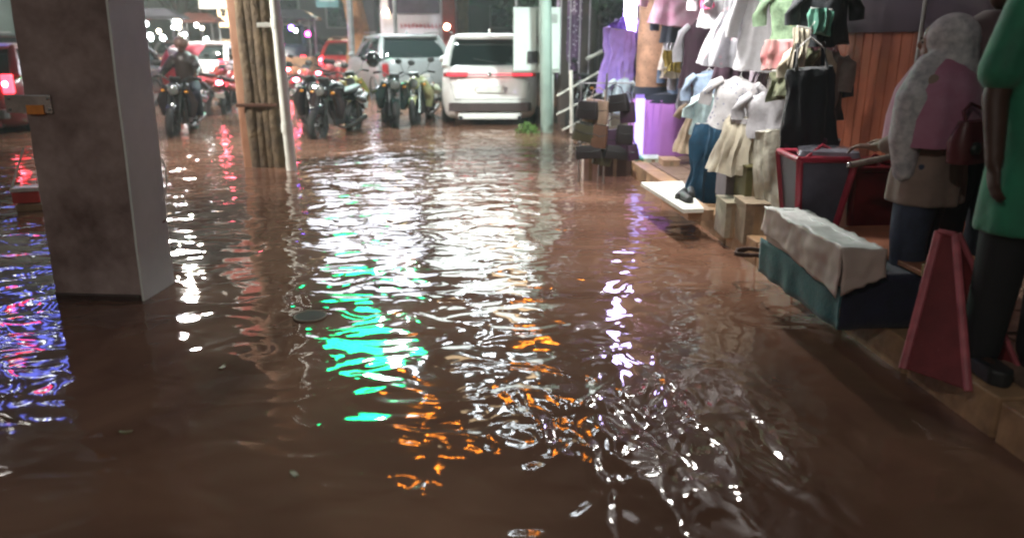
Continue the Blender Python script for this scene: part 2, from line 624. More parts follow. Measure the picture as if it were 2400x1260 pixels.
def tree(x, y, r, h, lean, label, seed, crown=(3.2, 3.2, 1.9), fork=True, zc=None, nleaf=7000, bark=BARK):
    t = thing('street_tree', (x, y, 0), label, 'tree', 'trees along the far side of the road')
    m = MB()
    pts = []; rr = []
    for i in range(9):
        q = i / 8
        pts.append((lean * q * q * h + .06 * math.sin(i * 1.7 + seed), .05 * math.cos(i * 2.1), -.2 + (h + .2) * q)); rr.append(r * (1.35 - .75 * q) if i > 0 else r * 1.6)
    m.tube(pts, rr, 12)
    if fork:
        for k in range(4):
            a = seed + k * 1.6
            b0 = Vector(pts[4 + k % 3]); L = h * .55
            m.tube([b0, b0 + Vector((math.cos(a) * L * .3, math.sin(a) * L * .3, L * .35)), b0 + Vector((math.cos(a) * L * .75, math.sin(a) * L * .7, L * .8))], [r * .5, r * .35, r * .12], 8)
    m.build('trunk', bark, t, smooth=60)
    zc = zc if zc else h + .4
    c = leaf_crown(seed, nleaf, *crown).build('crown', LEAF, t)
    c.location = (lean * h, 0, zc)
    return t
p = at(838, 60, 27.5)
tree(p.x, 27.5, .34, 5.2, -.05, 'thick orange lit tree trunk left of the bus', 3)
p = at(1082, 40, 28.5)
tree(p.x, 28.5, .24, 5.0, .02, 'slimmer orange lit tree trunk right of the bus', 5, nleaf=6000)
tree(2.4, 25.0, .2, 4.0, .05, 'dark leafy tree hanging low behind the electrical box', 8, crown=(3.6, 2.6, 2.2), zc=3.9, nleaf=11000, bark=mat('dark_bark', (.05, .04, .03), .9, scale=4, bump=.02))
tree(-13.5, 33, .25, 4.6, .02, 'dark tree above the traffic at left', 11, crown=(4.4, 3, 2.4), zc=4.6, nleaf=9000, bark=MATS['dark_bark'])
tree(6.6, 30, .25, 4.6, .0, 'dark tree beyond the stair railing', 13, crown=(4.2, 3, 2.6), zc=4.4, nleaf=9000, bark=MATS['dark_bark'])

FAC = mat('dim_green_grey_facade', (0.10, 0.135, 0.125), 0.8, var=0.3, scale=.6, bump=0.01)
FAC2 = mat('grey_mauve_facade', (0.11, 0.095, 0.11), 0.8, var=0.2, scale=.6, bump=0.01)
WINF = mat('window_frame_paint', (0.3, 0.3, 0.3), 0.5)
WING = mat('window_pane_dark', (0.02, 0.03, 0.035), 0.08, coat=1)
WARM = glow('lit_room', (1.0, 0.72, 0.42), 3.5)
def building(x, y, wd, dp, ht, m, label, floors, cols, seed, rz=0, lit=.3):
    rnd = random.Random(seed)
    t = thing('far_building', (x, y, 0), label, 'building', rz=rz)
    MB().box((0, dp / 2, ht / 2), (wd, dp, ht)).build('wall', m, t)
    MB().box((0, dp / 2, ht + .2), (wd + .4, dp + .4, .4)).build('roof', WINF, t)
    for f in range(floors):
        z = 2.0 + (ht - 3.0) * (f + .3) / floors
        for c in range(cols):
            xx = -wd / 2 + wd * (c + .5) / cols
            fr = MB().box((xx, -.03, z), (1.5, .1, 1.5)).build('window', WINF, t)
            MB().box((xx, -.1, z), (1.3, .05, 1.3)).build('pane', WARM if rnd.random() < lit else WING, fr)
    return t
building(-7.5, 42, 17, 8, 11, FAC2, 'grey mauve building behind the bus and tree trunks', 3, 6, 1, lit=.2)
building(9.5, 38, 14, 8, 12, FAC, 'dim green grey building behind the electrical box', 3, 5, 2, lit=.3)
building(-27, 40, 18, 8, 13, FAC, 'dark green grey block behind the traffic at left', 3, 6, 4, lit=.2)

# lit hoardings and lamps over the road: above the picture, seen in the water
def panel_sign(name, x, y, z, wd, ht, m, label, rz=0.0, posts=True, extra=None):
    t = thing(name, (x, y, 0), label, 'sign', rz=rz)
    MB().box((0, .1, z), (wd + .16, .16, ht + .16)).build('frame', BLACKP, t, bevel=.01)
    MB().box((0, -.0, z), (wd, .05, ht)).build('lit_panel', m, t)
    if posts:
        for sx in (-1, 1):
            MB().tube([(sx * wd * .35, .22, -.3), (sx * wd * .35, .22, z + ht / 2)], .07, 8).build('post', STEEL, t, smooth=40)
    if extra: extra(t, z)
    return t
GREENN = glow('green_neon', (0.0, 1.0, 0.30), 24.0)
ORNEON = glow('orange_neon', (1.0, 0.27, 0.02), 34.0)
WHITEN = glow('white_neon', (0.88, 0.94, 1.0), 36.0)
WHITES = glow('white_sign_light', (0.86, 0.90, 1.0), 4.3)
BLUEN = glow('blue_violet_neon', (0.16, 0.2, 1.0), 3.6)
REDN = glow('red_neon', (1.0, 0.02, 0.05), 22.0)
def green_marks(t, z):
    m = MB()
    m.box((0, -.05, z + .05), (.34, .04, 1.3)).box((0, -.055, z + .05), (1.3, .04, .34))
    m.build('cross', glow('white_green_light', (.55, 1, .8), 22.0), t)
g = thing('shop_sign', (-4.55, 22.5, 0), 'tall post with a green lit cross sign above the road', 'sign')
MB().tube([(0, .2, -.3), (0, .2, 9.3)], .09, 10).build('post', STEEL, g, smooth=40)
MB().box((0, .08, 7.75), (2.7, .14, 2.1)).build('frame', BLACKP, g, bevel=.02)
MB().box((0, 0, 7.75), (.8, .06, 1.8)).box((-.85, 0, 7.75), (.9, .06, .75)).box((.85, 0, 7.75), (.9, .06, .75)).build('lit_cross', GREENN, g)
def lit_billboard(x, y, z, wd, ht, label, m):
    t = thing('lit_billboard', (x, y, 0), label, 'billboard', 'white lit billboards over the road')
    MB().box((0, .1, z), (wd + .16, .16, ht + .16)).build('frame', BLACKP, t, bevel=.01)
    k = 5
    for i in range(k):
        zz = z - ht / 2 + ht * (i + .5) / k
        MB().box((0, 0, zz), (wd * (1 - .12 * (i % 2)), .05, ht / k * .80)).build('lit_strip', m, t)
    MB().tube([(wd * .3, .3, -.3), (wd * .3, .3, z + ht / 2)], .06, 8).build('post', STEEL, t, smooth=40)
lit_billboard(-4.45, 23.6, 4.35, 3.3, 2.5, 'white lit billboard over the bus stop at left of the road', WHITES)
lit_billboard(-.85, 23.0, 4.4, 3.3, 2.6, 'white lit billboard over the place of the parked white SUV', glow('mint_sign_light', (0.90, 1.0, .95), 4.0))
# tower block front with orange and white lettering high up
tw = thing('lit_shop_tower', (-1.2, 31.5, 0), 'shop tower over the road whose lit signs shimmer in the water', 'building')
MB().box((0, 3, 9.5), (11.5, 5.5, 13)).build('wall', FAC, tw)
for sx in (-4.4, -1.6, 1.6, 4.4):
    MB().box((sx, .5, 1.6), (.4, .4, 3.6)).build('column', FAC2, tw)
for (x0, z0, w0, h0, mm) in ((-4.5, 5.0, 2.2, 3.0, WHITES), (-.9, 5.4, 1.6, 3.4, WHITES), (1.1, 4.9, 1.5, 2.6, WHITES)):
    MB().box((x0, .19, z0), (w0 + .14, .1, h0 + .14)).build('sign_frame', BLACKP, tw)
    MB().box((x0, .1, z0), (w0, .06, h0)).build('sign_panel', mm, tw)
rnd = random.Random(5)
for (x0, z0, n_, mm, hh) in ((-3.5, 14.6, 1, ORNEON, .95), (1.3, 14.0, 2, ORNEON, .85), (-3.0, 17.0, 1, ORNEON, .8), (-1.0, 13.0, 2, WHITEN, .5), (.3, 11.2, 2, WHITEN, .45), (-.4, 15.2, 3, WHITEN, .45), (-.8, 9.3, 2, WHITEN, .4), (-3.4, 12.9, 1, WHITEN, .5), (1.6, 9.6, 2, WHITEN, .4), (1.2, 16.6, 3, WHITEN, .5)):
    for k in range(n_):
        m = MB()
        xx = x0 + k * hh * 1.05
        m.box((xx, .1, z0), (hh * .16, .08, hh)).box((xx + hh * .25, .1, z0 + rnd.choice((.4, 0, -.4)) * hh), (hh * .5, .08, hh * .16))
        m.box((xx + hh * .5, .1, z0 + rnd.choice((.2, -.2)) * hh), (hh * .15, .08, hh * .5))
        m.build('neon_stroke', mm, tw)
for f in range(4):
    for c in range(4):
        fr = MB().box((-3.6 + 2.4 * c, .22, 7.6 + 2.6 * f - 1.3), (1.1, .08, .9)).build('window', WINF, tw)
        MB().box((-3.6 + 2.4 * c, .17, 7.6 + 2.6 * f - 1.3), (.95, .05, .75)).build('pane', WARM if (f * 3 + c) % 5 == 0 else WING, fr)
# blue-violet shop front on the left
bl = thing('blue_lit_shop', (-14.5, 20.5, 0), 'shop front at far left with blue violet lights and red letters', 'building', rz=R(28))
MB().box((0, 2, 5), (5.5, 3.6, 10)).build('wall', FAC, bl)
for k in range(11):
    MB().box((-2.4 + .48 * k, .12, 6.6 + .25 * (k % 3)), (.14, .06, 3.4 - .5 * (k % 2))).build('light_strip', BLUEN, bl)
for k in range(30):
    q = random.Random(k)
    MB().ball((q.uniform(-2.5, 2.5), .1, q.uniform(4.6, 8.8)), .06, 8, 5).build('bulb', glow('small_bulb', (.9, .93, 1), 20), bl)
for k in range(2):
    MB().box((-1.2 + 1.6 * k, .04, 6.9), (.42, .06, .17)).box((-1.6 + .8 * k, .045, 6.6), (.13, .06, .6)).build('red_letter', REDN, bl)
# street lamps
LAMPL = glow('street_lamp_led', (1.0, 0.95, 0.86), 110.0)
def street_lamp(x, y, h, arm, rz, label, energy=350, col=(1, .93, .84)):
    t = thing('street_lamp', (x, y, 0), label, 'street lamp', 'street lamps over the road', rz=rz)
    MB().tube([(0, 0, -.3), (0, 0, h * .5), (0, 0, h)], [.09, .075, .05], 10).build('post', STEEL, t, smooth=40)
    MB().tube([(0, 0, h - .05), (arm * .5, 0, h + .18), (arm, 0, h + .2)], .035, 8).build('arm', STEEL, t, smooth=40)
    MB().box((arm + .2, 0, h + .2), (.62, .26, .1), ch=.05).build('lamp_head', GREYP, t, bevel=.01)
    MB().box((arm + .2, 0, h + .14), (.5, .2, .02)).build('led_panel', LAMPL, t)
    L = bpy.data.lights.new('street_lamp_light', 'AREA')
    L.shape = 'RECTANGLE'; L.size = .5; L.size_y = .2; L.energy = energy; L.color = col
    lo = bpy.data.objects.new('street_lamp_light', L)
    COL.objects.link(lo); lo.parent = t; lo.location = (arm + .2, 0, h + .12)
    return t
street_lamp(-10.9, 21.5, 5.3, 1.2, 0, 'street lamp standing left of the traffic', 900)
street_lamp(-6.05, 17.5, 5.6, 2.9, 0, 'street lamp rising behind the brown pillar over the motorbikes', 600, (.88, .97, 1.0))
street_lamp(3.6, 33.5, 6.0, 1.8, R(180), 'street lamp added to brighten the dim green grey building', 260, (.85, 1.0, .92))  # added lamp, only there to lift the dark facade
street_lamp(-13.5, 35, 6.2, 1.8, 0, 'street lamp added to brighten the block at far left', 200, (.9, 1.0, .92))  # likewise added to lift the far left facade
street_lamp(-5.45, 28.6, 6.2, 3.4, R(-60), 'street lamp added behind the thick tree trunk to light the bus', 800, (.95, .98, 1.0))  # added for the bus, its post hidden by the trunk
street_lamp(-3.4, -5.0, 5.4, 1.4, R(80), 'unseen street lamp added behind the camera as fill light', 60, (1, .90, .80))  # added out of view to fill the sides facing the camera
def added_fill_light(loc, target, energy, col, label, post=True):
    # hooded fill light added on a post, aimed at a point
    t = thing('added_fill_light', loc, label, 'added_fill_light')
    d = (Vector(target) - Vector(loc)).normalized()
    Q = d.to_track_quat('-Z', 'Y').to_matrix().to_4x4()
    m = MB()
    hd = .34
    for (cx, cy, dx, dy) in ((-.26, 0, .02, .4), (.26, 0, .02, .4), (0, -.19, .54, .02), (0, .19, .54, .02)):
        m.box((cx, cy, -hd / 2), (dx, dy, hd))
    m.box((0, 0, .03), (.54, .4, .06))
    m.v = [tuple(Q @ Vector(p)) for p in m.v]
    m.build('hood', GREYP, t)
    p_ = MB().box((0, 0, -.004), (.46, .32, .008))
    p_.v = [tuple(Q @ Vector(p)) for p in p_.v]
    p_.build('led_panel', glow('added_fill_panel', (.95, .98, 1), 30), t)
    MB().tube([(0, 0, .05), (.0, 0, .4)] if not post else [(0, 0, .02), (.25, -.1, -.1), (.25, -.1, -loc[2])], .025, 8).build('post', STEEL, t, smooth=40)
    L = bpy.data.lights.new('added_fill_beam', 'AREA')
    L.shape = 'RECTANGLE'; L.size = .44; L.size_y = .3; L.energy = energy; L.color = col
    lo = bpy.data.objects.new('added_fill_beam', L)
    COL.objects.link(lo); lo.parent = t
    lo.matrix_local = Q @ Matrix.Translation((0, 0, -.02))
added_fill_light((1.35, 10.6, 3.3), (-.9, 12.6, .2), 250, (.86, 1.0, .93), 'added fill light on the awning end aimed at the parked white SUV')  # added fill for the SUV, cabinet and water
added_fill_light((-6.6, 8.2, 3.6), (-1.8, 12.0, .1), 560, (1.0, .93, .86), 'added fill light on a post left of the brown pillar')  # added fill for the pillars and the middle water

# ============================================================ PILLARS AND POLES
RUSTC = mat('stained_brown_concrete', (0.13, 0.078, 0.068), 0.8, col2=(0.44, 0.345, 0.32), scale=2.6, bump=0.006, det=8)
def quad_column(name, base, wx, wy, h, m, label, tilt=0.0, taper=.97, rz=0.0):
    t = thing(name, base, label, 'pillar', rz=rz)
    n = 44
    mb = MB()
    lv = []
    for i in range(n + 1):
        q = i / n
        k = 1 - (1 - taper) * q
        lv.append((-.35 + (h + .35) * q, wx / 2 * k * (1 + .008 * math.sin(i * 2.3)), -wy / 2 * k, wy / 2 * k, .025))
    mb.stack(lv, 3)
    def rough(x, y, z):
        v = noise.noise_vector(Vector((x * 6, y * 6, z * 5))) * .007 + noise.noise_vector(Vector((x * 20, y * 20, z * 16))) * .004
        return (x + v.x + tilt * z, y + v.y * .6, z)
    mb.v = [rough(x, y, z) for x, y, z in mb.v]
    mb.build('shaft', m, t, smooth=50)
    return t
pc = quad_column('concrete_pillar', (-2.475, 4.56, 0), .56, .36, 3.4, RUSTC, 'thick stained brown concrete pillar standing in the flood at left', tilt=.022, taper=1.0, rz=R(-4))
MB().box((-.003, -.003, .015), (.572, .372, .05), ch=.03).build('plinth', mat('dark_wet_concrete', (.05, .028, .024), .35, scale=6, bump=.006), pc, bevel=.01)
GLARE = mat('glare_tin', (.75, .75, .72), .22, metal=.9, scale=9)  # bright plate and orange patch added in place of glare on the pillar
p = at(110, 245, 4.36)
MB().box((-.175 - .045, -.189, p.z), (.27, .012, .10)).build('glare_plate', GLARE, pc, bevel=.003)
MB().box((-.18, -.198, p.z - .03), (.10, .008, .05)).build('orange_glare_patch', mat('orange_glare_patch', (.7, .25, .05), .5), pc)
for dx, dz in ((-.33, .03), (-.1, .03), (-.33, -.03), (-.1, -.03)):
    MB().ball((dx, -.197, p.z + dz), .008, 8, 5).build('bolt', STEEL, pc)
# its right side is rendered in pale grey green plaster
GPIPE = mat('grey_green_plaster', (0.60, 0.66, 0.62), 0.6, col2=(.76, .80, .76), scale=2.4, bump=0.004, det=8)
n_ = 12
mb = MB()
vs = []; fs = []
for i in range(n_ + 1):
    z = -.3 + 3.7 * i / n_
    e_ = .004 * math.sin(i * 2.1)
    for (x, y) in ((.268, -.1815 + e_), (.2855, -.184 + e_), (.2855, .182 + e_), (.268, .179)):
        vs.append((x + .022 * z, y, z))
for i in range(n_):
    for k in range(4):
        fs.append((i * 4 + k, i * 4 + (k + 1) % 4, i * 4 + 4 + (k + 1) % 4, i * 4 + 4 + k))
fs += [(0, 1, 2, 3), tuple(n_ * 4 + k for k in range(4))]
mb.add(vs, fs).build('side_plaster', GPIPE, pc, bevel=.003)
pp = thing('hanging_cable', at(384, 420, 4.5), 'short loop of white cable at the right side of the brown concrete pillar', 'cable')
mb = MB()
pts = [at(378, 372, 4.42), at(388, 395, 4.40), at(391, 425, 4.40), at(388, 450, 4.41), at(384, 470, 4.42)]
attach(MB().tube(pts, .0055, 6).build('wire', mat('white_cable', (.8, .8, .75), .4), smooth=40), pp)
# second pillar: brown painted concrete with a mossy trunk-like face and a white pipe
P2 = quad_column('brown_pillar', (-3.06, 9.62, 0), .46, .46, 3.6, mat('orange_brown_paint', (0.23, 0.10, 0.05), 0.7, col2=(.36, .20, .12), scale=2.2, bump=.006), 'orange brown pillar with a mossy timber front in the flood', tilt=-.012, taper=1.0)
MOSS = mat('mossy_timber', (0.045, 0.03, 0.018), 0.85, col2=(.16, .115, .065), scale=5, bump=.02)
rnd = random.Random(2)
for k in range(4):
    m = MB()
    x0 = -.06 + .088 * k
    pts = []; rr = []
    for i in range(12):
        z = -.3 + .33 * i
        pts.append((x0 - .012 * z + .008 * math.sin(i * 1.9 + k * 2), -.222 - .006 * math.sin(k * 2.2 + i * .6), z)); rr.append((.078 + .004 * math.sin(i * 2.7 + k), .045))
    m.tube(pts, rr, 10).build('timber', MOSS, P2, smooth=50)
for z in (.75, 2.1):
    MB().box((.02 - .012 * z, -.27, z), (.5, .03, .04)).build('metal_band', mat('rusty_band', (.12, .06, .04), .6, metal=.4, scale=8), P2, bevel=.004)
wp = thing('white_pipe', (-2.665, 9.2, 0), 'slim white drain pipe at the right of the orange brown pillar', 'pole')
PIPEW = mat('white_pipe_plastic', (0.66, 0.70, 0.62), 0.35, col2=(.8, .82, .76), scale=1.2)
MB().tube([(.02, 0, -.3), (.0, 0, .6), (-.05, 0, 3.4)], [.062, .06, .058], 16).build('pipe', PIPEW, wp, smooth=40)
for z in (.5, 1.68):
    MB().tube([(-.018 * (z - .6), 0, z - .05), (-.018 * (z - .6), 0, z + .05)], .07, 16).build('collar', PIPEW, wp, smooth=40)
MB().box((-.13, -.02, 1.66), (.22, .03, .05)).build('bracket', PIPEW, wp, bevel=.005)

# signal-green pole with the white electrical box
GP = thing('steel_pole', (0.60, 13.15, 0), 'pale green steel pole rising in front of the white electrical box', 'pole')
MB().tube([(0, 0, -.3), (-.04, 0, 1.2), (-.11, 0, 4.2)], [.105, .10, .092], 16).build('pole_shaft', mat('pale_green_paint', (0.24, 0.32, 0.28), 0.4, var=.15, scale=2), GP, smooth=40)
BOXW = mat('white_cabinet_paint', (0.50, 0.58, 0.54), 0.4, var=.06, scale=2)
eb = thing('electrical_box', (0.42, 13.55, 0), 'white electrical cabinet with two doors raised on a leg', 'cabinet')
MB().box((.0, .2, 1.49), (.80, .34, 1.06)).build('cabinet', BOXW, eb, bevel=.01)
MB().box((-.2, .015, 1.49), (.38, .03, 1.0)).build('door', BOXW, eb, bevel=.006)
d2 = MB().box((.21, .015, 1.50), (.36, .03, .98)).build('door', BOXW, eb, bevel=.006)
MB().box((-.07, -.02, 1.22), (.17, .05, .19)).build('meter_window', BLACKP, eb, bevel=.005)
MB().box((.0, -.008, 1.5), (.02, .02, .12)).build('handle', STEEL, d2)
MB().box((.2, .2, .35), (.20, .24, 1.25)).build('leg', BOXW, eb, bevel=.005)
for k in range(5):
    MB().box((.26, -.006, 1.78 + .03 * k), (.16, .01, .012)).build('vent_slot', GREYP, d2)
# weed at the pole foot
wd_ = MB()
rnd = random.Random(9)
for k in range(130):
    a = rnd.uniform(0, 6.28); q = rnd.uniform(.02, .2)
    c = Vector((.26 + q * math.cos(a), 13.0 + q * .7 * math.sin(a), rnd.uniform(.0, .16) * (1.2 - q * 3)))
    ax = Vector((rnd.gauss(0, 1), rnd.gauss(0, 1), rnd.uniform(.2, 1.2))).normalized() * rnd.uniform(.03, .06)
    bx = ax.cross(Vector((rnd.gauss(0, 1), rnd.gauss(0, 1), 0))).normalized() * .018
    wd_.add([c - ax, c + bx, c + ax, c - bx], [(0, 1, 2, 3)])
tag(wd_.build('weed_plant', mat('fresh_leaf', (.09, .19, .035), .5)), 'small bright green weed at the foot of the pale green pole', 'plant')

# ============================================================ VEHICLES
def car(name, loc, rz, paint, label, cat='car', L=4.3, W=1.79, H=1.62, tail='bar', lit=True, front_lit=False, hatch=True, glass=GLASS, group=None):
    # rear faces -Y at y=0
    t = thing(name, loc, label, cat, group, rz=rz)
    hx = W / 2
    belt = H * (.665 if hatch else .6)
    # lower body
    ru = .40 if hatch else .28
    MB().stack([
        (.16, hx * .86, .16, L - .12, .26, .06), (.24, hx * .94, .05, L - .05, .34, .09), (.40, hx * .985, -.02, L - .0, ru, .11),
        (.58, hx * 1.0, -.02, L - .0, ru, .12), (.72, hx * 1.0, .02, L - .06, ru, .12), (.84, hx * .99, .055, L - .12, ru, .12), (belt - .1, hx * .97, .10, L - .25, .36, .11),
        (belt - .03, hx * .93, .15, L - .8, .34, .10), (belt, hx * .90, .20, L - .9, .32, .09)], 8).build('body', paint, t, smooth=45)
    MB().tube([(-W * .40, -.02, .80), (-W * .36, -.10, .52), (W * .36, -.10, .52), (W * .40, -.02, .80)], .005, 5).build('tailgate_seam', BLACKP, t)
    # bonnet
    MB().stack([(belt - .14, hx * .95, L * .62, L - .2, .22), (belt - .02, hx * .88, L * .64, L - .55, .22), (belt + .03, hx * .78, L * .66, L - .9, .2)], 5).build('bonnet', paint, t, smooth=35)
    # glasshouse
    y0r, y1r = (.60, L * .56) if hatch else (.9, L * .55)
    y0b, y1b = (.20, L * .72) if hatch else (.45, L * .72)
    MB().stack([(belt - .02, hx * .93, y0b, y1b, .2, .03), ((belt + H) / 2, hx * .86, (y0b * .5 + y0r * .5) - .03, (y1b + y1r) / 2 + .05, .22, .07), (H - .07, hx * .74, y0r, y1r, .22, .06)], 7).build('windows', glass, t, smooth=40)
    # roof with its spoiler
    MB().stack([(H - .10, hx * .77, y0r - .12, y1r + .03, .2, .06), (H - .05, hx * .76, y0r - .14, y1r, .2, .06), (H - .015, hx * .70, y0r - .04, y1r - .08, .2, .05), (H, hx * .58, y0r + .1, y1r - .22, .2, .03)], 7).build('roof', paint, t, smooth=40)
    MB().tube([(0, y0r + .2, H - .01), (0, y0r + .32, H + .07), (0, y0r + .42, H - .01)], [.012, .018, .02], 6).build('aerial_fin', paint, t, smooth=60)
    for sx in (-1, 1):
        # pillars
        m = MB()
        m.tube([(sx * hx * .90, y0b + .06, belt - .03), (sx * hx * .83, (y0b + y0r) / 2 + .04, (belt + H) / 2), (sx * hx * .745, y0r + .04, H - .06)], [.085, .075, .055], 8, flat=.8).build('rear_pillar', paint, t, smooth=40)
        MB().tube([(sx * hx * .91, (y0b + y1b) / 2, belt - .02), (sx * hx * .77, (y0r + y1r) / 2, H - .06)], .03, 6).build('side_pillar', paint, t, smooth=40)
        MB().tube([(sx * hx * .91, y1b - .08, belt - .02), (sx * hx * .77, y1r - .05, H - .06)], .035, 6).build('front_pillar', paint, t, smooth=40)
        mr = MB().ball((sx * (hx + .09), y1b - .35, belt + .05), (.10, .06, .075), 10, 6).build('mirror', paint, t, smooth=60)
        MB().tube([(sx * (hx * .86), y0r + .15, H + .035), (sx * (hx * .86) * .99, y1r - .3, H + .035)], .014, 6).build('roof_rail', GREYP, t, smooth=60) if cat == 'car' and H > 1.55 else None
        for yy in (.78, L - .82):
            MB().wheelring((sx * (hx * .99), yy, .33), .345, .03, 'x', 24, 6, 1.0).build('wheel_arch', BLACKP, t, smooth=60)
            wh = MB().wheelring((sx * (hx - .12), yy, .30), .235, .085, 'x', 24, 10, 1.15).build('wheel', RUBBER, t, smooth=60)
            MB().tube([(sx * (hx - .13), yy, .30), (sx * (hx - .035), yy, .30)], .175, 16).build('rim', STEEL, wh, smooth=30)
    # rear screen surround, wiper, plate, bumper
    MB().box((0, .0 - .075, .545), (W * .80, .06, .0)).v
    MB().box((0, -.075, .385), (W * .84, .14, .15), ch=.06).build('bumper_insert', GREYP if paint != WHITE else mat('dark_bumper_plastic', (.05, .035, .035), .5), t, bevel=.02)
    MB().box((0, -.05, .22), (W * .66, .12, .11), ch=.04).build('skid_plate', paint, t, bevel=.02)
    MB().box((0, -.125, .70), (.5, .02, .12)).build('number_plate', mat('plate_white', (.62, .64, .6), .4), t, bevel=.004)
    MB().tube([(.15, y0b - .05, belt + .04), (-.3, (y0b) * .9 - .015, belt + .12)], .008, 6).build('wiper', BLACKP, t)
    for sx in (-1, 1):
        MB().tube([(sx * W * .30, -.12, .19), (sx * W * .30, .1, .19)], .04, 10).build('exhaust', BLACKP, t, smooth=40)
        if tail == 'bar':
            tl = MB().box((sx * W * .345, -.035, .95), (W * .25, .09, .085), rz=sx * R(9), ch=.03).build('tail_lamp', TAILDIM, t, bevel=.02)
            MB().box((sx * W * .33, -.088, .95), (W * .20, .02, .03), rz=sx * R(9)).build('lamp_strip', TAILSOFT if lit else TAILDIM, tl, bevel=.005)
        else:
            tl = MB().box((sx * hx * .86, .01, .86), (.17, .12, .30), rz=sx * R(14), ch=.03).build('tail_lamp', TAILRED if lit else TAILDIM, t, bevel=.02)
            MB().ball((sx * hx * .84, -.05, .86), (.045, .02, .05), 8, 6).build('brake_bulb', TAILHOT if lit else TAILDIM, tl)
        if front_lit:
            hl = MB().ball((sx * hx * .78, L - .05, .68), (.14, .09, .08), 12, 8).build('headlight', HEADW, t, smooth=60)
        else:
            MB().ball((sx * hx * .78, L - .08, .68), (.16, .09, .08), 12, 8).build('headlight', mat('lamp_glass', (.5, .5, .5), .1), t, smooth=60)
    if tail == 'bar':
        MB().box((0, -.105, .955), (W * .44, .02, .026)).build('tail_light_bar', TAILSOFT if lit else TAILDIM, t, bevel=.004)
        MB().ball((0, -.125, .955), (.05, .012, .04), 12, 6).build('badge', CHROME, t, smooth=60)
    return t
suv = car('parked_suv', (-.40, 14.25, -.05), R(1.5), WHITE, 'white SUV parked in the water with a red tail light bar', 'car', W=1.78, H=1.66)
van = car('parked_car', (-2.35, 19.9, -.08), R(24), SILVER, 'pale grey parked car behind the two centre motorbikes', 'car', L=4.2, W=1.95, H=1.72, lit=False, tail='side')
car('traffic_car', (-8.9, 22.4, -.05), R(-4), WHITE, 'white car braking in the traffic between the two pillars', 'car', tail='side', W=1.7, H=1.5)
car('traffic_car', (-8.3, 28.5, -.05), R(3), BLUEPAINT, 'dark blue high car queuing behind the white traffic car', 'car', tail='side', W=1.9, H=2.1)
car('traffic_car', (-5.9, 27.5, -.05), R(-8), REDPAINT, 'red car beyond the motorbikes right of the white pipe', 'car', tail='side', W=1.75, H=1.55)
car('traffic_car', (-7.0, 34.5, -.05), R(0), REDPAINT, 'second red car far down the road', 'car', tail='side', W=1.75, H=1.6)
car('traffic_car', (-8.95, 12.7, -.05), R(10), MAROON, 'dark maroon car at the left edge with lit brake lamps', 'car', tail='side', W=1.75, H=1.5)
car('traffic_car', (-12.3, 19.5, -.05), R(8), DKPAINT, 'black car further up the road at the left edge', 'car', tail='side', W=1.8, H=1.7)
car('traffic_car', (at(400, 100, 31).x, 31, -.05), R(2), SILVER, 'silver car far up the road beside the concrete pillar', tail='side', W=1.75, H=1.55)
car('traffic_car', (at(478, 100, 37).x, 37, -.05), R(-2), DKPAINT, 'black car far up the road between the pillars', tail='side', W=1.75, H=1.55)
car('traffic_car', (at(735, 100, 33).x, 33, -.05), R(-3), DKPAINT, 'black car far up the road right of the white pipe', tail='side', W=1.75, H=1.6)
car('traffic_car', (at(798, 100, 37).x, 37, -.05), R(-5), MAROON, 'maroon car far up the road beside the thick tree trunk', tail='side', W=1.75, H=1.7)
# oncoming car whose headlamps shine past the brown pillar
onc = car('traffic_car', (-8.9, 21.6, -.05), R(172), DKPAINT, 'oncoming black car with bright white headlamps at the left', 'car', tail='side', lit=False, front_lit=True, W=1.75, H=1.5)
p = at(20, 238, 15.5)
onc.location = (-9.3, 19.7, -.05)

# bus
def bus():
    t = thing('city_bus', (-3.05, 26.2, 0), 'white and red bus seen from behind between two tree trunks', 'bus', rz=R(3))
    MB().stack([(.35, 1.22, .05, 9.5, .15), (.9, 1.25, 0, 9.6, .2), (2.4, 1.25, 0, 9.6, .2), (3.1, 1.2, .08, 9.5, .25), (3.3, 1.0, .25, 9.3, .25)], 5).build('body', mat('bus_white', (.74, .70, .74), .35, var=.06, coat=.4), t, smooth=40)
    MB().box((-.12, -.03, 2.62), (1.65, .06, .62), ch=.02).build('rear_window', mat('mauve_glass', (.10, .06, .10), .1, coat=1), t, bevel=.02)
    MB().box((1.0, -.02, 2.2), (.42, .05, 1.9)).build('red_panel', REDPAINT, t, bevel=.01)
    MB().box((1.262, 4, 1.9), (.02, 8.4, 1.0)).build('side_stripe', REDPAINT, t)
    rnd = random.Random(4)
    m = MB()
    for k in range(11):
        x = -.55 + .125 * k
        m.box((x, -.025, 1.93), (.025, .03, .13)).box((x + .035, -.025, 1.93 + rnd.choice((-.05, 0, .05))), (.07, .03, .025))
    m.build('red_lettering', mat('red_print', (.6, .03, .08), .5), t)
    for sx in (-1, 1):
        MB().ball((sx * .98 - .05, -.05, 2.35 if sx < 0 else 1.9), (.09, .04, .09), 10, 6).build('marker_lamp', glow('warm_marker', (1, .8, .5), 25), t)
        MB().box((sx * 1.1, -.02, 1.1), (.16, .06, .35)).build('tail_lamp', TAILRED, t, bevel=.01)
        for yy in (2.2, 7.4):
            wh = MB().wheelring((sx * 1.1, yy, .45), .33, .14, 'x', 24, 8).build('wheel', RUBBER, t, smooth=60)
            MB().tube([(sx * 1.05, yy, .45), (sx * 1.2, yy, .45)], .22, 14).build('rim', STEEL, wh)
    MB().box((0, -.08, .62), (2.3, .16, .3), ch=.04).build('bumper', GREYP, t, bevel=.02)
    MB().ball((-.9, -.08, 2.98), (.08, .04, .08), 10, 6).build('marker_lamp', MATS['warm_marker'], t)
    L = bpy.data.lights.new('street_lamp_light', 'AREA')
bus()

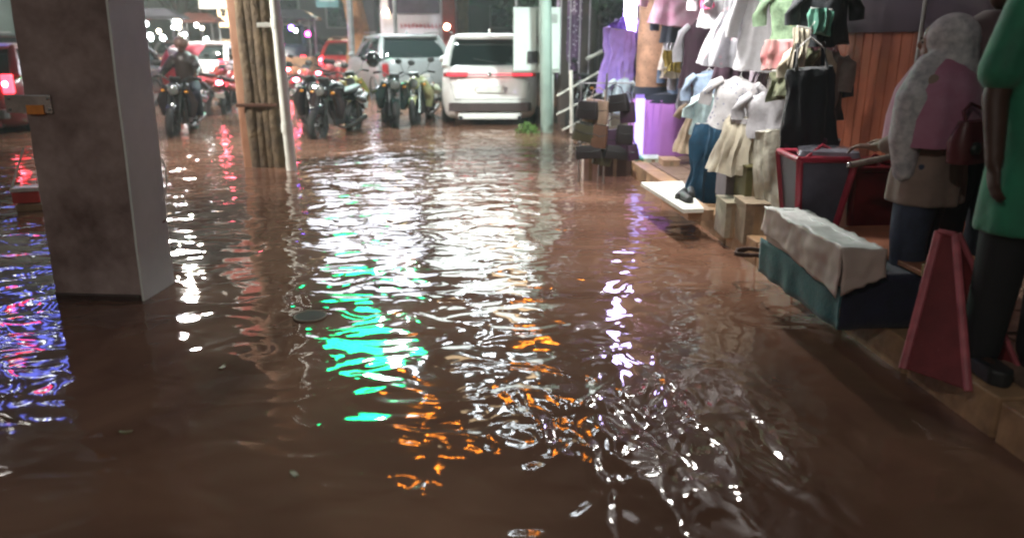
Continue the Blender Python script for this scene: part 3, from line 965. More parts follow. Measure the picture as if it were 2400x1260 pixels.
# motorbike, front faces -Y
BCHR = mat('dulled_chrome', (.16, .17, .17), .3, metal=1.0, var=.2)
BSTL = mat('dark_engine_metal', (.035, .037, .038), .45, metal=.3)
def motorbike(label, loc, rz, lean=0.0, lit_tail=False, tankm=DKPAINT, lamp=True):
    t = thing('motorbike', loc, label, 'motorbike', 'motorbikes standing in the flood', rz=rz)
    t.rotation_euler = (0, lean, rz)
    for yy, nm in ((-.68, 'front_wheel'), (.62, 'rear_wheel')):
        wh = MB().wheelring((0, yy, .29), .245, .060, 'x', 26, 8, 1.0).build(nm, RUBBER, t, smooth=60)
        m = MB().wheelring((0, yy, .29), .20, .012, 'x', 26, 6)
        for k in range(6):
            a = k * math.pi / 3
            m.tube([(0, yy, .29), (0, yy + .2 * math.cos(a), .29 + .2 * math.sin(a))], .009, 5)
        m.tube([(-.05, yy, .29), (.05, yy, .29)], .035, 10)
        m.build('rim', BSTL, wh, smooth=40)
    m = MB()
    for sx in (-1, 1):
        m.tube([(sx * .085, -.68, .29), (sx * .085, -.44, .88)], [.024, .02], 8)
    m.build('fork', BCHR, t, smooth=40)
    MB().tube([(0, -.90, .40), (0, -.80, .555), (0, -.62, .605), (0, -.46, .53)], [(.055, .012), (.07, .015), (.07, .015), (.05, .012)], 10).build('front_fender', tankm, t, smooth=60)
    hb = MB().tube([(-.36, -.30, 1.0), (-.22, -.38, 1.03), (-.08, -.43, .95), (.08, -.43, .95), (.22, -.38, 1.03), (.36, -.30, 1.0)], .013, 8).build('handlebar', BSTL, t, smooth=60)
    for sx in (-1, 1):
        MB().tube([(sx * .36, -.30, 1.0), (sx * .25, -.365, 1.025)], .02, 8).build('grip', RUBBER, hb, smooth=60)
        mi = MB().tube([(sx * .22, -.38, 1.03), (sx * .27, -.36, 1.16), (sx * .30, -.35, 1.20)], .007, 6).build('mirror_stalk', BLACKP, t, smooth=60)
        MB().ball((sx * .31, -.35, 1.23), (.068, .018, .048), 12, 7).build('mirror', BLACKP, mi, smooth=60)
        MB().ball((sx * .18, -.50, .80), (.035, .03, .022), 8, 6).build('indicator', mat('amber_lens', (.6, .25, .03), .2), t, smooth=60)
        MB().tube([(sx * .14, .0, .30), (sx * .24, .0, .29)], .018, 8).build('footrest', RUBBER, t)
    MB().ball((0, -.52, .83), (.11, .10, .12), 14, 9).build('headlight_shell', tankm, t, smooth=60)
    MB().ball((0, -.60, .83), (.085, .035, .09), 14, 8).build('headlight', mat('lamp_glass_pale', (.10, .11, .105), .1, coat=1), t, smooth=60)
    MB().box((0, -.455, .97), (.18, .05, .12), rx=R(30), ch=.02).build('instrument_panel', BLACKP, t, bevel=.01)
    MB().tube([(0, -.36, .80), (0, -.22, .86), (0, .0, .84), (0, .14, .74)], [(.07, .05), (.14, .10), (.14, .11), (.07, .05)], 14).build('tank', tankm, t, smooth=60)
    MB().tube([(0, .08, .76), (0, .25, .77), (0, .55, .80), (0, .78, .84)], [(.09, .035), (.13, .045), (.13, .045), (.08, .03)], 12).build('seat', BLACKP, t, smooth=60)
    MB().tube([(0, .4, .68), (0, .7, .72), (0, .92, .74)], [(.12, .08), (.11, .07), (.06, .04)], 10).build('tail_cowl', tankm, t, smooth=60)
    tl = MB().ball((0, .94, .75), (.07, .03, .04), 10, 6).build('tail_lamp', TAILHOT if lit_tail else TAILDIM, t, smooth=60)
    MB().tube([(0, .62, .62), (0, .86, .60), (0, 1.0, .42)], [(.06, .012), (.06, .012), (.05, .01)], 8).build('rear_fender', BLACKP, t, smooth=60)
    MB().box((0, 1.0, .50), (.20, .015, .12), rx=R(-20)).build('number_plate', MATS['plate_white'], t, bevel=.003)
    m = MB().box((0, -.04, .38), (.24, .34, .24), ch=.04).tube([(0, -.12, .48), (0, -.2, .68)], .085, 12)
    for k in range(5):
        m.box((0, -.15 - .018 * k, .52 + .035 * k), (.21, .18, .01))
    m.build('engine', BSTL, t, bevel=.004)
    MB().tube([(.06, -.3, .5), (.1, -.3, .27), (.13, 0, .2), (.14, .4, .24), (.15, .78, .32)], [.018, .018, .022, .042, .045], 10).build('exhaust', BCHR, t, smooth=60)
    m = MB().tube([(0, -.42, .85), (0, -.3, .5), (0, -.1, .24), (0, .25, .26)], .022, 8).tube([(0, -.38, .8), (0, .2, .66), (0, .6, .68)], .02, 8).tube([(.07, .25, .27), (.07, .62, .29)], .02, 8).tube([(-.07, .25, .27), (-.07, .62, .29)], .02, 8)
    m.build('frame', BLACKP, t, smooth=60)
    for sx in (-1, 1):
        MB().tube([(sx * .15, -.42, .86), (sx * .23, -.36, .62), (sx * .20, -.30, .38)], [(.07, .03), (.10, .03), (.06, .025)], 10).build('leg_shield', tankm, t, smooth=60)
        MB().tube([(sx * .13, .30, .68), (sx * .17, .55, .62), (sx * .12, .85, .70)], [(.08, .05), (.12, .07), (.05, .04)], 10).build('side_cover', tankm, t, smooth=60)
        MB().tube([(sx * .1, .62, .3), (sx * .1, .5, .66)], .026, 10).build('shock_absorber', BCHR, t, smooth=60)
    return t
BZ = -.10
YEL = mat('dull_yellow_paint', (.34, .33, .08), .3, coat=.5)
OLIVE = mat('olive_yellow_paint', (.30, .32, .16), .3, coat=.5)
b1 = motorbike('black motorbike with chrome fork nearest the white pipe', (-2.93, 13.0, BZ), R(-14), R(3))
b1b = motorbike('black motorbike squeezed between the white pipe and its neighbour', (-3.5, 13.7, BZ), R(24), R(-4))
b2 = motorbike('lone black motorbike in front of the pale grey car', (-2.33, 14.7, BZ), R(16), R(5), tankm=mat('black_teal_paint', (.015, .03, .03), .25, coat=.6))
b3 = motorbike('motorbike with an olive yellow front beside the white SUV', (-1.72, 15.2, BZ), R(-6), R(-3), tankm=OLIVE)
b4 = motorbike('black motorbike right of the brown concrete pillar', (-5.62, 13.3, BZ), R(8), R(4))
b5 = motorbike('motorbike with a lit red tail lamp left of the brown pillar', (-6.1, 17.2, BZ), R(184), R(0), lit_tail=True, tankm=REDPAINT)
b6 = motorbike('dark motorbike parked behind the stair railing', (1.5, 14.4, BZ), R(-35), R(4))
b7 = motorbike('motorbike with a yellow tank behind the front pair', (-3.1, 15.6, BZ), R(10), R(-5), tankm=YEL)
for i, (px_, Y_, a_, lb) in enumerate(((505, 19.5, 175, 'scooter with a lit red lamp between the two pillars'), (395, 21.0, 190, 'scooter with a lit red lamp close to the concrete pillar'), (712, 18.5, 185, 'scooter with a lit red lamp behind the black motorbikes'), (770, 22.0, 178, 'farther scooter with a lit red lamp left of the grey car'), (690, 24.5, 186, 'farthest scooter with a lit red lamp by the white pipe'), (450, 24.0, 182, 'farther scooter with a lit red lamp between the two pillars'))):
    q_ = copy_tree(b5)
    q_.location = (at(px_, 200, Y_).x, Y_, BZ)
    q_.rotation_euler = (0, 0, R(a_))
    q_['label'] = lb
# helmets
def helmet(loc, m, label, s=.135):
    t = thing('helmet', loc, label, 'helmet')
    MB().ball((0, 0, 0), (s, s * 1.12, s), 16, 10).build('shell', m, t, smooth=60)
    MB().ball((0, -s * .45, -.01), (s * .86, s * .75, s * .42), 14, 8).build('visor', GLASS, t, smooth=60)
    MB().tube([(0, -s, -s * .62), (0, 0, -s * .95), (0, s * .9, -s * .5)], [(.05, .02), (.08, .02), (.05, .02)], 8).build('rim', BLACKP, t, smooth=60)
helmet(b2.location + Vector((-.18, -.35, 1.27)), DKPAINT, 'black helmet perched on the mirror of the lone motorbike')

# person seated on the bike behind the grey pipe, in a brown rain jacket
def chain(mb, pts, r, ref=None, seg=14):
    for i in range(len(pts) - 1):
        mb.blobend(pts[i], pts[i + 1], r[i], r[i + 1], seg, ref)
    return mb
def head(parent, c, s=1.0, face=(0, -1), skin=SKIN, hair=True):
    # head with brow, nose, ears, eyes; face = direction looked at
    a = math.atan2(face[0], -face[1])
    M = Matrix.Rotation(a, 3, 'Z')
    m = MB()
    c = Vector(c)
    m.ball(c + Vector((0, 0, .03 * s)), (.078 * s, .095 * s, .105 * s), 18, 12, M)
    m.ball(c + M @ Vector((0, -.025 * s, -.045 * s)), (.06 * s, .068 * s, .07 * s), 16, 10, M)
    m.ball(c + M @ Vector((0, -.098 * s, -.005 * s)), (.013 * s, .022 * s, .026 * s), 10, 8, M)
    m.ball(c + M @ Vector((0, -.088 * s, -.05 * s)), (.026 * s, .012 * s, .010 * s), 10, 6, M)
    for sx in (-1, 1):
        m.ball(c + M @ Vector((sx * .078 * s, .01 * s, .0)), (.012 * s, .022 * s, .032 * s), 8, 6, M)
    m.blobend(c + M @ Vector((0, .02 * s, -.07 * s)), c + M @ Vector((0, .03 * s, -.17 * s)), .052 * s, .058 * s)
    h = m.build('head', skin, parent, voxel=.009)
    for sx in (-1, 1):
        MB().ball(c + M @ Vector((sx * .031 * s, -.082 * s, .012 * s)), (.013 * s, .008 * s, .008 * s), 8, 6, M).build('eye', mat('eye_dark', (.02, .015, .012), .2), h)
        MB().ball(c + M @ Vector((sx * .031 * s, -.09 * s, .034 * s)), (.02 * s, .006 * s, .005 * s), 8, 5, M).build('eyebrow', HAIR, h)
    if hair:
        MB().ball(c + M @ Vector((0, .018 * s, .052 * s)), (.086 * s, .098 * s, .098 * s), 18, 10, M).build('hair', HAIR, h, smooth=60)
    return h
def hand(mb, w_, d, side=1, s=1.0, curl=.6, palm=None):
    # palm and five bent fingers, pointing along d, thumb towards the front
    d = Vector(d).normalized()
    pn = Vector(palm) if palm else Vector((1, 0, 0))
    acr = d.cross(pn).normalized()
    pn = acr.cross(d).normalized()
    w_ = Vector(w_)
    mb.tube([w_, w_ + d * .04 * s, w_ + d * .085 * s], [(.028 * s, .018 * s), (.04 * s, .016 * s), (.04 * s, .014 * s)], 12, ref=pn)
    for k, L in enumerate((.070, .078, .072, .056)):
        b0 = w_ + d * .082 * s + acr * (-.03 + .02 * k) * s
        b1 = b0 + (d * (1 - .3 * curl) + pn * curl * .5).normalized() * L * .5 * s
        b2_ = b1 + (d * (1 - .9 * curl) + pn * curl).normalized() * L * .55 * s
        chain(mb, [b0, b1, b2_], [.0088 * s, .0082 * s, .0070 * s], seg=8)
    b0 = w_ + d * .025 * s - acr * .034 * s
    b1 = b0 + (d * .8 - acr * .5 + pn * .3).normalized() * .038 * s
    b2_ = b1 + (d * .95 + pn * .45).normalized() * .032 * s
    chain(mb, [b0, b1, b2_], [.011 * s, .010 * s, .0085 * s], seg=8)
    return mb

# rider
rd = thing('person', b4.location + Vector((0.06, .15, 0)), 'person in a brown rain jacket sitting on the motorbike beside the concrete pillar', 'person', rz=R(8))
m = MB()
chain(m, [(0, .18, .85), (0, .1, 1.05), (0, .03, 1.26)], [.14, .145, .15])
for sx in (-1, 1):
    chain(m, [(sx * .17, .03, 1.28), (sx * .26, -.15, 1.13), (sx * .28, -.36, 1.05)], [.062, .05, .034])
    hand(m, (sx * .28, -.36, 1.05), (sx * .1, -1, -.1), sx, 1, .9, (0, -.2, -1))
    chain(m, [(sx * .09, .15, .86), (sx * .2, -.22, .76), (sx * .2, -.1, .36)], [.09, .068, .05])
    chain(m, [(sx * .2, -.12, .30), (sx * .2, -.3, .27)], [.04, .032])
m.build('body', SKIN, rd, voxel=.014)
m = MB()
chain(m, [(0, .18, .86), (0, .1, 1.05), (0, .03, 1.27)], [.165, .175, .17])
for sx in (-1, 1):
    chain(m, [(sx * .17, .03, 1.28), (sx * .26, -.15, 1.13), (sx * .275, -.33, 1.06)], [.08, .068, .052])
m.build('jacket', mat('brown_rain_jacket', (.04, .03, .028), .45, var=.3, scale=6, bump=.004), rd, voxel=.018)
m = MB()
for sx in (-1, 1):
    chain(m, [(sx * .09, .16, .85), (sx * .2, -.22, .75), (sx * .2, -.1, .40)], [.11, .085, .07])
m.build('trousers', mat('dark_trousers', (.02, .022, .035), .8, scale=10), rd, voxel=.018)
hh = head(rd, (0, -.02, 1.49), 1.0)
for ch in hh.children: pass
MB().ball((0, 0, 1.555), (.12, .135, .115), 16, 10).build('helmet', mat('brown_helmet', (.16, .10, .08), .3, coat=.5), rd, smooth=60)

# tilted umbrella, red with a pale middle, behind the bike
um = thing('umbrella', (-6.75, 16.4, .0), 'tilted red umbrella with a pale panel beside the grey pipe', 'umbrella')
def umbrella_canopy():
    M = Matrix.Translation(Vector((.0, 0, 1.0))) @ Matrix.Rotation(R(-38), 4, 'Y') @ Matrix.Rotation(R(20), 4, 'X')
    for g in range(8):
        vs = []; fs = []
        for i in range(6):
            q = i / 5
            for j in range(4):
                a = (g + j / 3) * math.pi / 4
                rr = .62 * q * (1 - .06 * math.sin(math.pi * j / 3) * q)
                vs.append(M @ Vector((rr * math.cos(a), rr * math.sin(a), .42 * (1 - q * q) + .02)))
        for i in range(5):
            for j in range(3):
                k = i * 4 + j
                fs.append((k, k + 1, k + 5, k + 4))
        o = MB().add(vs, fs).build('canopy_panel', mat('umbrella_red', (.50, .05, .08), .6) if g % 3 else mat('umbrella_pale', (.55, .48, .50), .6), um, smooth=60)
        so_ = o.modifiers.new('t', 'SOLIDIFY'); so_.thickness = .004
    MB().tube([M @ Vector((0, 0, .5)), M @ Vector((0, 0, -.75))], .012, 8).build('shaft', STEEL, um)
umbrella_canopy()
MB().box((.22, 0, .22), (.34, .3, .5), ch=.03).build('stand', GREYP, um, bevel=.01)

# small street light clusters of the stall across the road
def lamp_stall(x, y, label, cols, seed):
    t = thing('lit_cart', (x, y, 0), label, 'cart', 'lit carts across the road')
    rnd = random.Random(seed)
    MB().box((0, 0, .75), (1.2, .8, .5), ch=.03).build('counter', mat('cart_wood', (.30, .18, .10), .6), t, bevel=.01)
    for sx in (-1, 1):
        for sy in (-1, 1):
            MB().tube([(sx * .55, sy * .35, 0), (sx * .55, sy * .35, 2.1)], .018, 6).build('post', STEEL, t)
        MB().wheelring((sx * .62, 0, .3), .28, .03, 'x', 20, 6).build('wheel', RUBBER, t, smooth=60)
    MB().stack([(2.05, .75, -.5, .5, .1), (2.13, .74, -.5, .5, .1), (2.35, .35, -.2, .2, .1)], 4).build('canopy', cols[0], t, smooth=30)
    for k in range(9):
        MB().ball((rnd.uniform(-.75, .75), -.38, rnd.uniform(1.35, 2.0)), rnd.uniform(.05, .09), 10, 6).build('bulb', cols[1 + k % (len(cols) - 1)], t, smooth=60)
WB = glow('warm_bulb', (1, .86, .66), 22)
CB = glow('cool_bulb', (.9, .96, 1), 24)
lamp_stall(at(470, 90, 27).x, 27, 'cart with a red canopy and warm bulbs between the pillars', [mat('rust_canopy', (.10, .03, .02), .7), WB, CB], 1)
lamp_stall(at(375, 90, 23).x, 23, 'dark cart with white and yellow bulbs just right of the brown concrete pillar', [DKPAINT, CB, WB], 2)
lamp_stall(at(690, 90, 24).x, 24, 'cart with magenta and blue bulbs right of the white pipe', [DKPAINT, glow('magenta_bulb', (1, .05, .5), 18), CB, glow('blue_bulb', (.25, .1, 1), 20), glow('pink_bulb', (1, .3, .4), 14)], 3)

# banner boards at the top of the picture
bn = thing('hanging_banner', (at(530, 0, 12).x, 12.0, 0), 'white board with a red upper half hung left of the brown pillar', 'banner')
z0 = at(530, 22, 12).z
MB().box((0, 0, z0 + .42), (.82, .03, .84)).build('board', mat('banner_white', (.62, .62, .56), .6), bn, bevel=.004)
MB().box((.03, -.018, z0 + .50), (.76, .008, .68)).build('red_print', mat('banner_red', (.55, .12, .09), .6), bn)
MB().tube([(-.3, .03, z0 + .84), (-.3, .03, z0 + 2)], .01, 6).tube([(.3, .03, z0 + .84), (.3, .03, z0 + 2)], .01, 6).build('cord', BLACKP, bn)
ts = thing('teal_sign', (at(767, 0, 26).x, 26.0, 0), 'small teal shop board hanging before the grey mauve building', 'sign')
MB().box((0, 0, at(767, 10, 26).z + .1), (.72, .06, .42)).build('board', mat('teal_board', (.10, .25, .27), .5), ts, bevel=.01)
MB().box((0, -.036, at(767, 10, 26).z + .14), (.5, .01, .12)).build('stripe', mat('pale_stripe', (.4, .5, .5), .5), ts)
MB().tube([(0.3, .05, at(767, 10, 26).z + .2), (0.3, .05, 6)], .02, 6).build('hanger', STEEL, ts)

# overturned barrier scrap at the left of the big pillar
sc = thing('barrier_scrap', on(70, 490), 'broken red and white barrier piece with a wooden foot by the big pillar', 'barrier', rz=R(10))
MB().box((.0, 0, .12), (.22, .14, .10), ch=.01, rz=R(8)).build('red_board', mat('barrier_red', (.5, .05, .04), .5), sc, bevel=.004)
MB().box((.02, -.01, .195), (.24, .15, .035), rz=R(8)).build('white_board', mat('barrier_white', (.6, .58, .55), .5), sc, bevel=.004)
MB().box((.05, 0, .03), (.26, .18, .06), rz=R(5)).build('wooden_foot', mat('damp_wood', (.25, .16, .09), .7, bump=.004), sc, bevel=.004)
MB().tube([(-.14, 0, .16), (.0, .1, .55)], .010, 6).build('rod', mat('rod_white', (.6, .6, .55), .4), sc)
MB().tube([(.1, .1, .16), (.17, .15, .48)], .009, 6).build('rod', MATS['barrier_red'], sc)

# ============================================================ STAIR RAILING, SEQUIN PILLAR
rl = thing('stair_railing', (1.05, 13.3, 0), 'white pipe stair railing sloping up to the right by the bag rack', 'railing')
RW = mat('railing_white', (.68, .66, .60), .4)
def rr_(pa, pb, r=.016, nm='rail'):
    attach(MB().tube([at(*pa), at(*pb)], r, 8).build(nm, RW, smooth=40), rl)
rr_((1305, 225, 12.6), (1455, 140, 13.4))
rr_((1305, 268, 12.6), (1440, 200, 13.4))
rr_((1318, 305, 12.6), (1445, 240, 13.4))
rr_((1375, 138, 14.0), (1470, 92, 14.6), .032)
rr_((1338, 165, 12.75), (1340, 312, 12.75), .03, 'post')
rr_((1425, 150, 13.3), (1427, 300, 13.3), .03, 'post')
# steps behind
st = thing('concrete_steps', (2.3, 14.0, 0), 'dim concrete steps rising behind the stair railing', 'steps')
for k in range(4):
    MB().box((.25 * k, .3, .1 + .16 * k), (1.6, 1.2, .16)).build('step', CONC, st, bevel=.01)
PUR = dotted('purple_sequin_cloth', (.11, .055, .12), (.75, .68, .78), 17, .30, .4)
sq = thing('wrapped_pillar', (1.12, 14.6, 0), 'square pillar wrapped in dark purple cloth with silver sequins', 'pillar')
MB().box((0, 0, 1.9), (.56, .56, 4.2), ch=.05).build('shaft', mat('dark_brown_pillar', (.05, .035, .03), .7), sq)
m = MB()
m.drape((0, 0, 0), [(.82, .30, .30, 1), (1.3, .315, .31, .8), (2.0, .31, .31, .6), (3.2, .31, .31, .5)], 0, 11, .02, 60)
m.build('cloth_wrap', PUR, sq, smooth=60)
rnd = random.Random(12)
for k in range(4):
    MB().tube([(-.26 + .17 * k, -.325, .9), (-.25 + .17 * k, -.325, 3.1)], .012, 6).build('silver_ribbon', mat('silver_ribbon', (.5, .45, .5), .4), sq)

# ============================================================ STALLS
FAB = {}
def fab(name, col, var=.22, scale=14, rough=.85, col2=None):
    return mat(name, col, rough, var=var, scale=scale, bump=.003, col2=col2, sheen=.2)
F_MAROON = fab('maroon_cloth', (.045, .018, .035))
F_NAVY = fab('navy_cloth', (.022, .032, .05))
F_BLACK = fab('black_cloth', (.010, .014, .02))
F_WHITE = fab('white_cloth', (.66, .66, .70), .1)
F_GREYW = fab('pale_grey_cloth', (.46, .46, .50), .15)
F_CREAM = fab('cream_cloth', (.52, .48, .38), .15)
F_BLUE = fab('deep_blue_cloth', (.012, .07, .14))
F_PALEB = fab('pale_blue_cloth', (.30, .40, .55))
F_AQUA = fab('aqua_white_cloth', (.5, .66, .68), .15)
F_LAV = fab('lavender_cloth', (.42, .30, .75), .12)
F_PURP = fab('violet_cloth', (.58, .24, .70), .12, 2)
F_PINK = fab('pink_white_cloth', (.8, .6, .7), .2, 5, col2=(.75, .3, .5))
F_GREEN = fab('green_pattern_cloth', (.05, .09, .05), .6, 9, col2=(.28, .42, .27))
F_YEL = fab('mustard_cloth', (.36, .27, .04))
F_OLIVE = fab('olive_pattern_cloth', (.05, .06, .025), .6, 12, col2=(.33, .36, .24))
F_TEAL = fab('teal_cloth', (.015, .10, .11))
F_DNAVY = fab('dark_navy_cloth', (.012, .012, .035))
HANG = mat('hanger_plastic', (.5, .5, .5), .4)
def lv2(lv):                      # more rings, so that the cloth can crease
    out = []
    for a, b in zip(lv[:-1], lv[1:]):
        a = tuple(a) + (0.0,) * (5 - len(a)); b = tuple(b) + (0.0,) * (5 - len(b))
        for k in range(3):
            q = k / 3
            out.append(tuple(a[i] * (1 - q) + b[i] * q for i in range(5)))
    out.append(tuple(lv[-1]) + (0.0,) * (5 - len(lv[-1])))
    return out
def hanger(par, c, w_, ang):
    ca, sa = math.cos(ang), math.sin(ang)
    c = Vector(c)
    a = c + Vector((-w_ * .46 * ca, -w_ * .46 * sa, -.05)); b_ = c + Vector((w_ * .46 * ca, w_ * .46 * sa, -.05))
    MB().tube([a, c + Vector((0, 0, .03)), b_], .006, 6).tube([c + Vector((0, 0, .03)), c + Vector((0, 0, .09)), c + Vector((.025 * ca, .025 * sa, .12))], .003, 6).build('hanger', HANG, par, smooth=60)
CLOTHES = 'clothes hanging at the stalls'
def garment(kind, px, py, Y, wpx, hpx, m, label, ang=0.0, sleeve=None, seed=0, name=None, cat=None, skew=0.0):
    s = mpp(Y)
    hw = wpx * s / 2 * 1.25; H = hpx * s * 1.04
    top = at(px, py, Y)
    nm = name or {'tee': 'hanging_shirt', 'cami': 'strappy_top', 'dress': 'hanging_dress', 'sheet': 'hanging_cloth', 'skirt': 'hanging_skirt', 'scarf': 'hanging_scarf'}[kind]
    rr0 = random.Random(seed * 13 + 1)
    t = thing(nm, top, label, cat or {'tee': 'shirt', 'cami': 'top', 'dress': 'dress', 'sheet': 'cloth', 'skirt': 'skirt', 'scarf': 'scarf'}[kind], CLOTHES)
    t.rotation_euler = (R(rr0.uniform(-5, 5)), R(rr0.uniform(-9, 9)), 0)
    ph = seed * 1.7
    sm = sleeve or m
    body = MB()
    K = skew
    if kind == 'tee':
        lv = [(-H, hw * .92, .07), (-H * .75, hw * .86, .065), (-H * .45, hw * .82, .07), (-H * .2, hw * .84, .06), (-H * .08, hw * .80, .045), (-.02, hw * .45, .03), (0, hw * .32, .028)]
        body.drape((0, 0, 0), lv2([(z, a, d, .3 + .7 * (-z / H), K * z) for z, a, d in lv]), ang, 7, .012, 48, ph, wr=.022)
        body.build('fabric', m, t, smooth=60)
        for sx in (-1, 1):
            q = MB()
            ca, sa = math.cos(ang), math.sin(ang)
            def P(x, z): return Vector((x * ca, x * sa, z))
            q.tube([P(sx * hw * .68, -.07 * H), P(sx * hw * 1.0, -.17 * H), P(sx * hw * 1.18, -.42 * H), P(sx * hw * 1.2, -.60 * H)], [(.05, .03), (.06, .035), (.055, .03), (.05, .026)], 12)
            q.build('sleeve', sm, t, smooth=60)
    elif kind == 'cami':
        lv = [(-H, hw * 1.0, .06), (-H * .7, hw * .88, .06), (-H * .45, hw * .78, .055), (-H * .3, hw * .80, .05), (-H * .24, hw * .7, .04)]
        body.drape((0, 0, 0), lv2([(z, a, d, .3 + .7 * (-z / H), K * z) for z, a, d in lv]), ang, 8, .014, 48, ph, wr=.022)
        body.build('fabric', m, t, smooth=60)
        ca, sa = math.cos(ang), math.sin(ang)
        for sx in (-1, 1):
            q = MB().tube([Vector((sx * hw * .5 * ca, sx * hw * .5 * sa - .03, -H * .26)), Vector((sx * hw * .42 * ca, sx * hw * .42 * sa, -H * .02)), Vector((sx * hw * .46 * ca, sx * hw * .46 * sa + .03, -H * .26))], [(.014, .004)] * 3, 8)
            q.build('strap', sm, t, smooth=60)
    elif kind == 'dress':
        lv = [(-H, hw * 1.0, .13), (-H * .85, hw * .95, .125), (-H * .65, hw * .80, .11), (-H * .45, hw * .60, .09), (-H * .33, hw * .52, .08), (-H * .2, hw * .60, .085), (-H * .08, hw * .62, .06), (-.01, hw * .25, .03)]
        body.drape((0, 0, 0), lv2([(z, a, d, .2 + .8 * (-z / H), K * z) for z, a, d in lv]), ang, 10, .02, 64, ph, wr=.022)
        body.build('fabric', m, t, smooth=60)
        for sx in (-1, 1):
            ca, sa = math.cos(ang), math.sin(ang)
            def P(x, z): return Vector((x * ca, x * sa, z))
            MB().tube([P(sx * hw * .55, -.07 * H), P(sx * hw * .85, -.16 * H), P(sx * hw * 1.0, -.33 * H)], [(.045, .03), (.05, .035), (.05, .03)], 12).build('sleeve', sm, t, smooth=60)
    elif kind == 'skirt':
        lv = [(-H, hw, .13), (-H * .8, hw * .93, .12), (-H * .5, hw * .8, .10), (-H * .2, hw * .62, .08), (-H * .05, hw * .5, .06), (0, hw * .48, .06)]
        body.drape((0, 0, 0), lv2([(z, a, d, .2 + .8 * (-z / H), K * z) for z, a, d in lv]), ang, 12, .022, 64, ph, wr=.022)
        body.build('fabric', m, t, smooth=60)
        MB().drape((0, 0, 0), [(-.04, hw * .5, .063, 0), (0.0, hw * .49, .062, 0)], ang, 3, 0, 40).build('waistband', sm, t, smooth=60)
    else:
        n = 9
        lv = []
        for i in range(n):
            q = 1 - i / (n - 1)
            lv.append((-H * q, hw * (1 + .06 * math.sin(q * 7 + ph)) * (1 - .12 * (1 - q)), .028 + .02 * q, .6 + .4 * q, K * -H * q))
        body.drape((0, 0, 0), lv2(lv), ang, 9, .016, 60, ph, wr=.028)
        body.build('fabric', m, t, smooth=60)
        MB().tube([Vector((-hw * .9 * math.cos(ang), -hw * .9 * math.sin(ang), 0)), Vector((hw * .9 * math.cos(ang), hw * .9 * math.sin(ang), 0))], .008, 6).build('rail_clip', HANG, t)
        return t
    hanger(t, (0, 0, -.01 if kind != 'skirt' else .05), hw * 1.1, ang)
    return t
g = garment
# around the wrapped column (8.5 to 9.5 m)
g('sheet', 1455, 70, 9.6, 62, 132, F_LAV, 'lavender cloth glowing in the stall light left of the spotted column', .3, seed=1)
g('tee', 1470, 40, 9.9, 60, 120, fab('deep_violet_cloth', (.10, .04, .25)), 'deep violet shirt tucked behind the spotted column', .5, seed=2)
g('tee', 1462, 185, 9.4, 44, 70, F_AQUA, 'small aqua white shirt low beside the spotted column', .2, seed=3)
g('tee', 1600, -28, 8.4, 105, 75, F_PINK, 'pink and white blouse at the top right of the spotted column', -.2, seed=4)
g('tee', 1592, 28, 8.6, 70, 60, F_NAVY, 'navy shirt under the pink and white blouse', -.1, seed=5)
g('sheet', 1577, 62, 8.8, 36, 62, fab('grey_white_cloth', (.4, .4, .42)), 'small grey cloth beside the spotted column', 0, seed=6)
g('sheet', 1577, 118, 8.7, 30, 44, F_YEL, 'mustard yellow cloth peeking out right of the spotted column', 0, seed=7)
g('sheet', 1573, 158, 8.7, 36, 22, F_CREAM, 'short cream cloth below the mustard one', 0, seed=8)
g('tee', 1655, 45, 7.9, 84, 135, F_MAROON, 'dark maroon shirt with pale sleeves hanging at the stall', -.15, sleeve=F_GREYW, seed=9, skew=.12)
g('cami', 1728, 68, 7.3, 72, 120, F_MAROON, 'dark purple strappy top hanging below the pale shirts', -.1, sleeve=F_BLACK, seed=10)
g('tee', 1690, -35, 7.4, 80, 82, F_WHITE, 'white shirt with short sleeves at the top of the stall', 0, seed=11)
g('sheet', 1660, -5, 7.3, 22, 22, fab('hot_pink_cloth', (.7, .08, .2)), 'scrap of hot pink cloth on the white shirt', 0, seed=12)
g('dress', 1745, -40, 6.9, 110, 170, dotted('pale_print_cloth', (.42, .42, .46), (.6, .45, .5), 16, .3), 'pale grey dress hanging in the middle of the stall', 0, seed=13, skew=-.03)
g('tee', 1805, -20, 6.5, 90, 160, F_WHITE, 'long white tunic hanging left of the green patterned top', -.15, seed=14)
g('sheet', 1790, 80, 6.6, 26, 105, fab('mauve_grey_cloth', (.35, .30, .35)), 'narrow mauve scarf between the white garments', .2, seed=15, name='hanging_scarf', cat='scarf')
g('tee', 1870, -30, 5.7, 110, 110, F_GREEN, 'green patterned blouse hanging at the top of the near stall', -.2, seed=16)
g('tee', 1935, -25, 5.3, 90, 110, F_BLACK, 'black blouse with dark sleeves beside the green patterned one', -.1, seed=17)
g('sheet', 1880, 22, 5.4, 32, 34, F_YEL, 'mustard scrap of cloth on the black blouse', 0, seed=18)
g('sheet', 1925, 22, 5.2, 40, 50, fab('sea_green_cloth', (.08, .25, .19)), 'sea green cloth on the black blouse', 0, seed=19)
g('scarf', 1885, 65, 5.15, 30, 80, F_CREAM, 'cream scarf hanging above the black vest', .1, seed=20)
g('sheet', 1840, 95, 5.6, 80, 60, fab('pink_grey_cloth', (.5, .38, .36), .3, 6, col2=(.6, .2, .22)), 'pinkish grey folded cloth under the white tunic', 0, seed=21)
g('tee', 1893, 110, 5.3, 64, 100, F_OLIVE, 'pale olive striped cloth slanting over the black vest', -.1, sleeve=F_CREAM, seed=22, skew=.35)
g('sheet', 1845, 165, 5.4, 60, 60, F_OLIVE, 'dark olive patterned bundle left of the black vest', 0, seed=23)
g('tee', 1955, 120, 5.4, 56, 130, fab('warm_grey_cloth', (.22, .19, .18)), 'warm grey shirt in shade beside the orange shutter', -.3, seed=24)
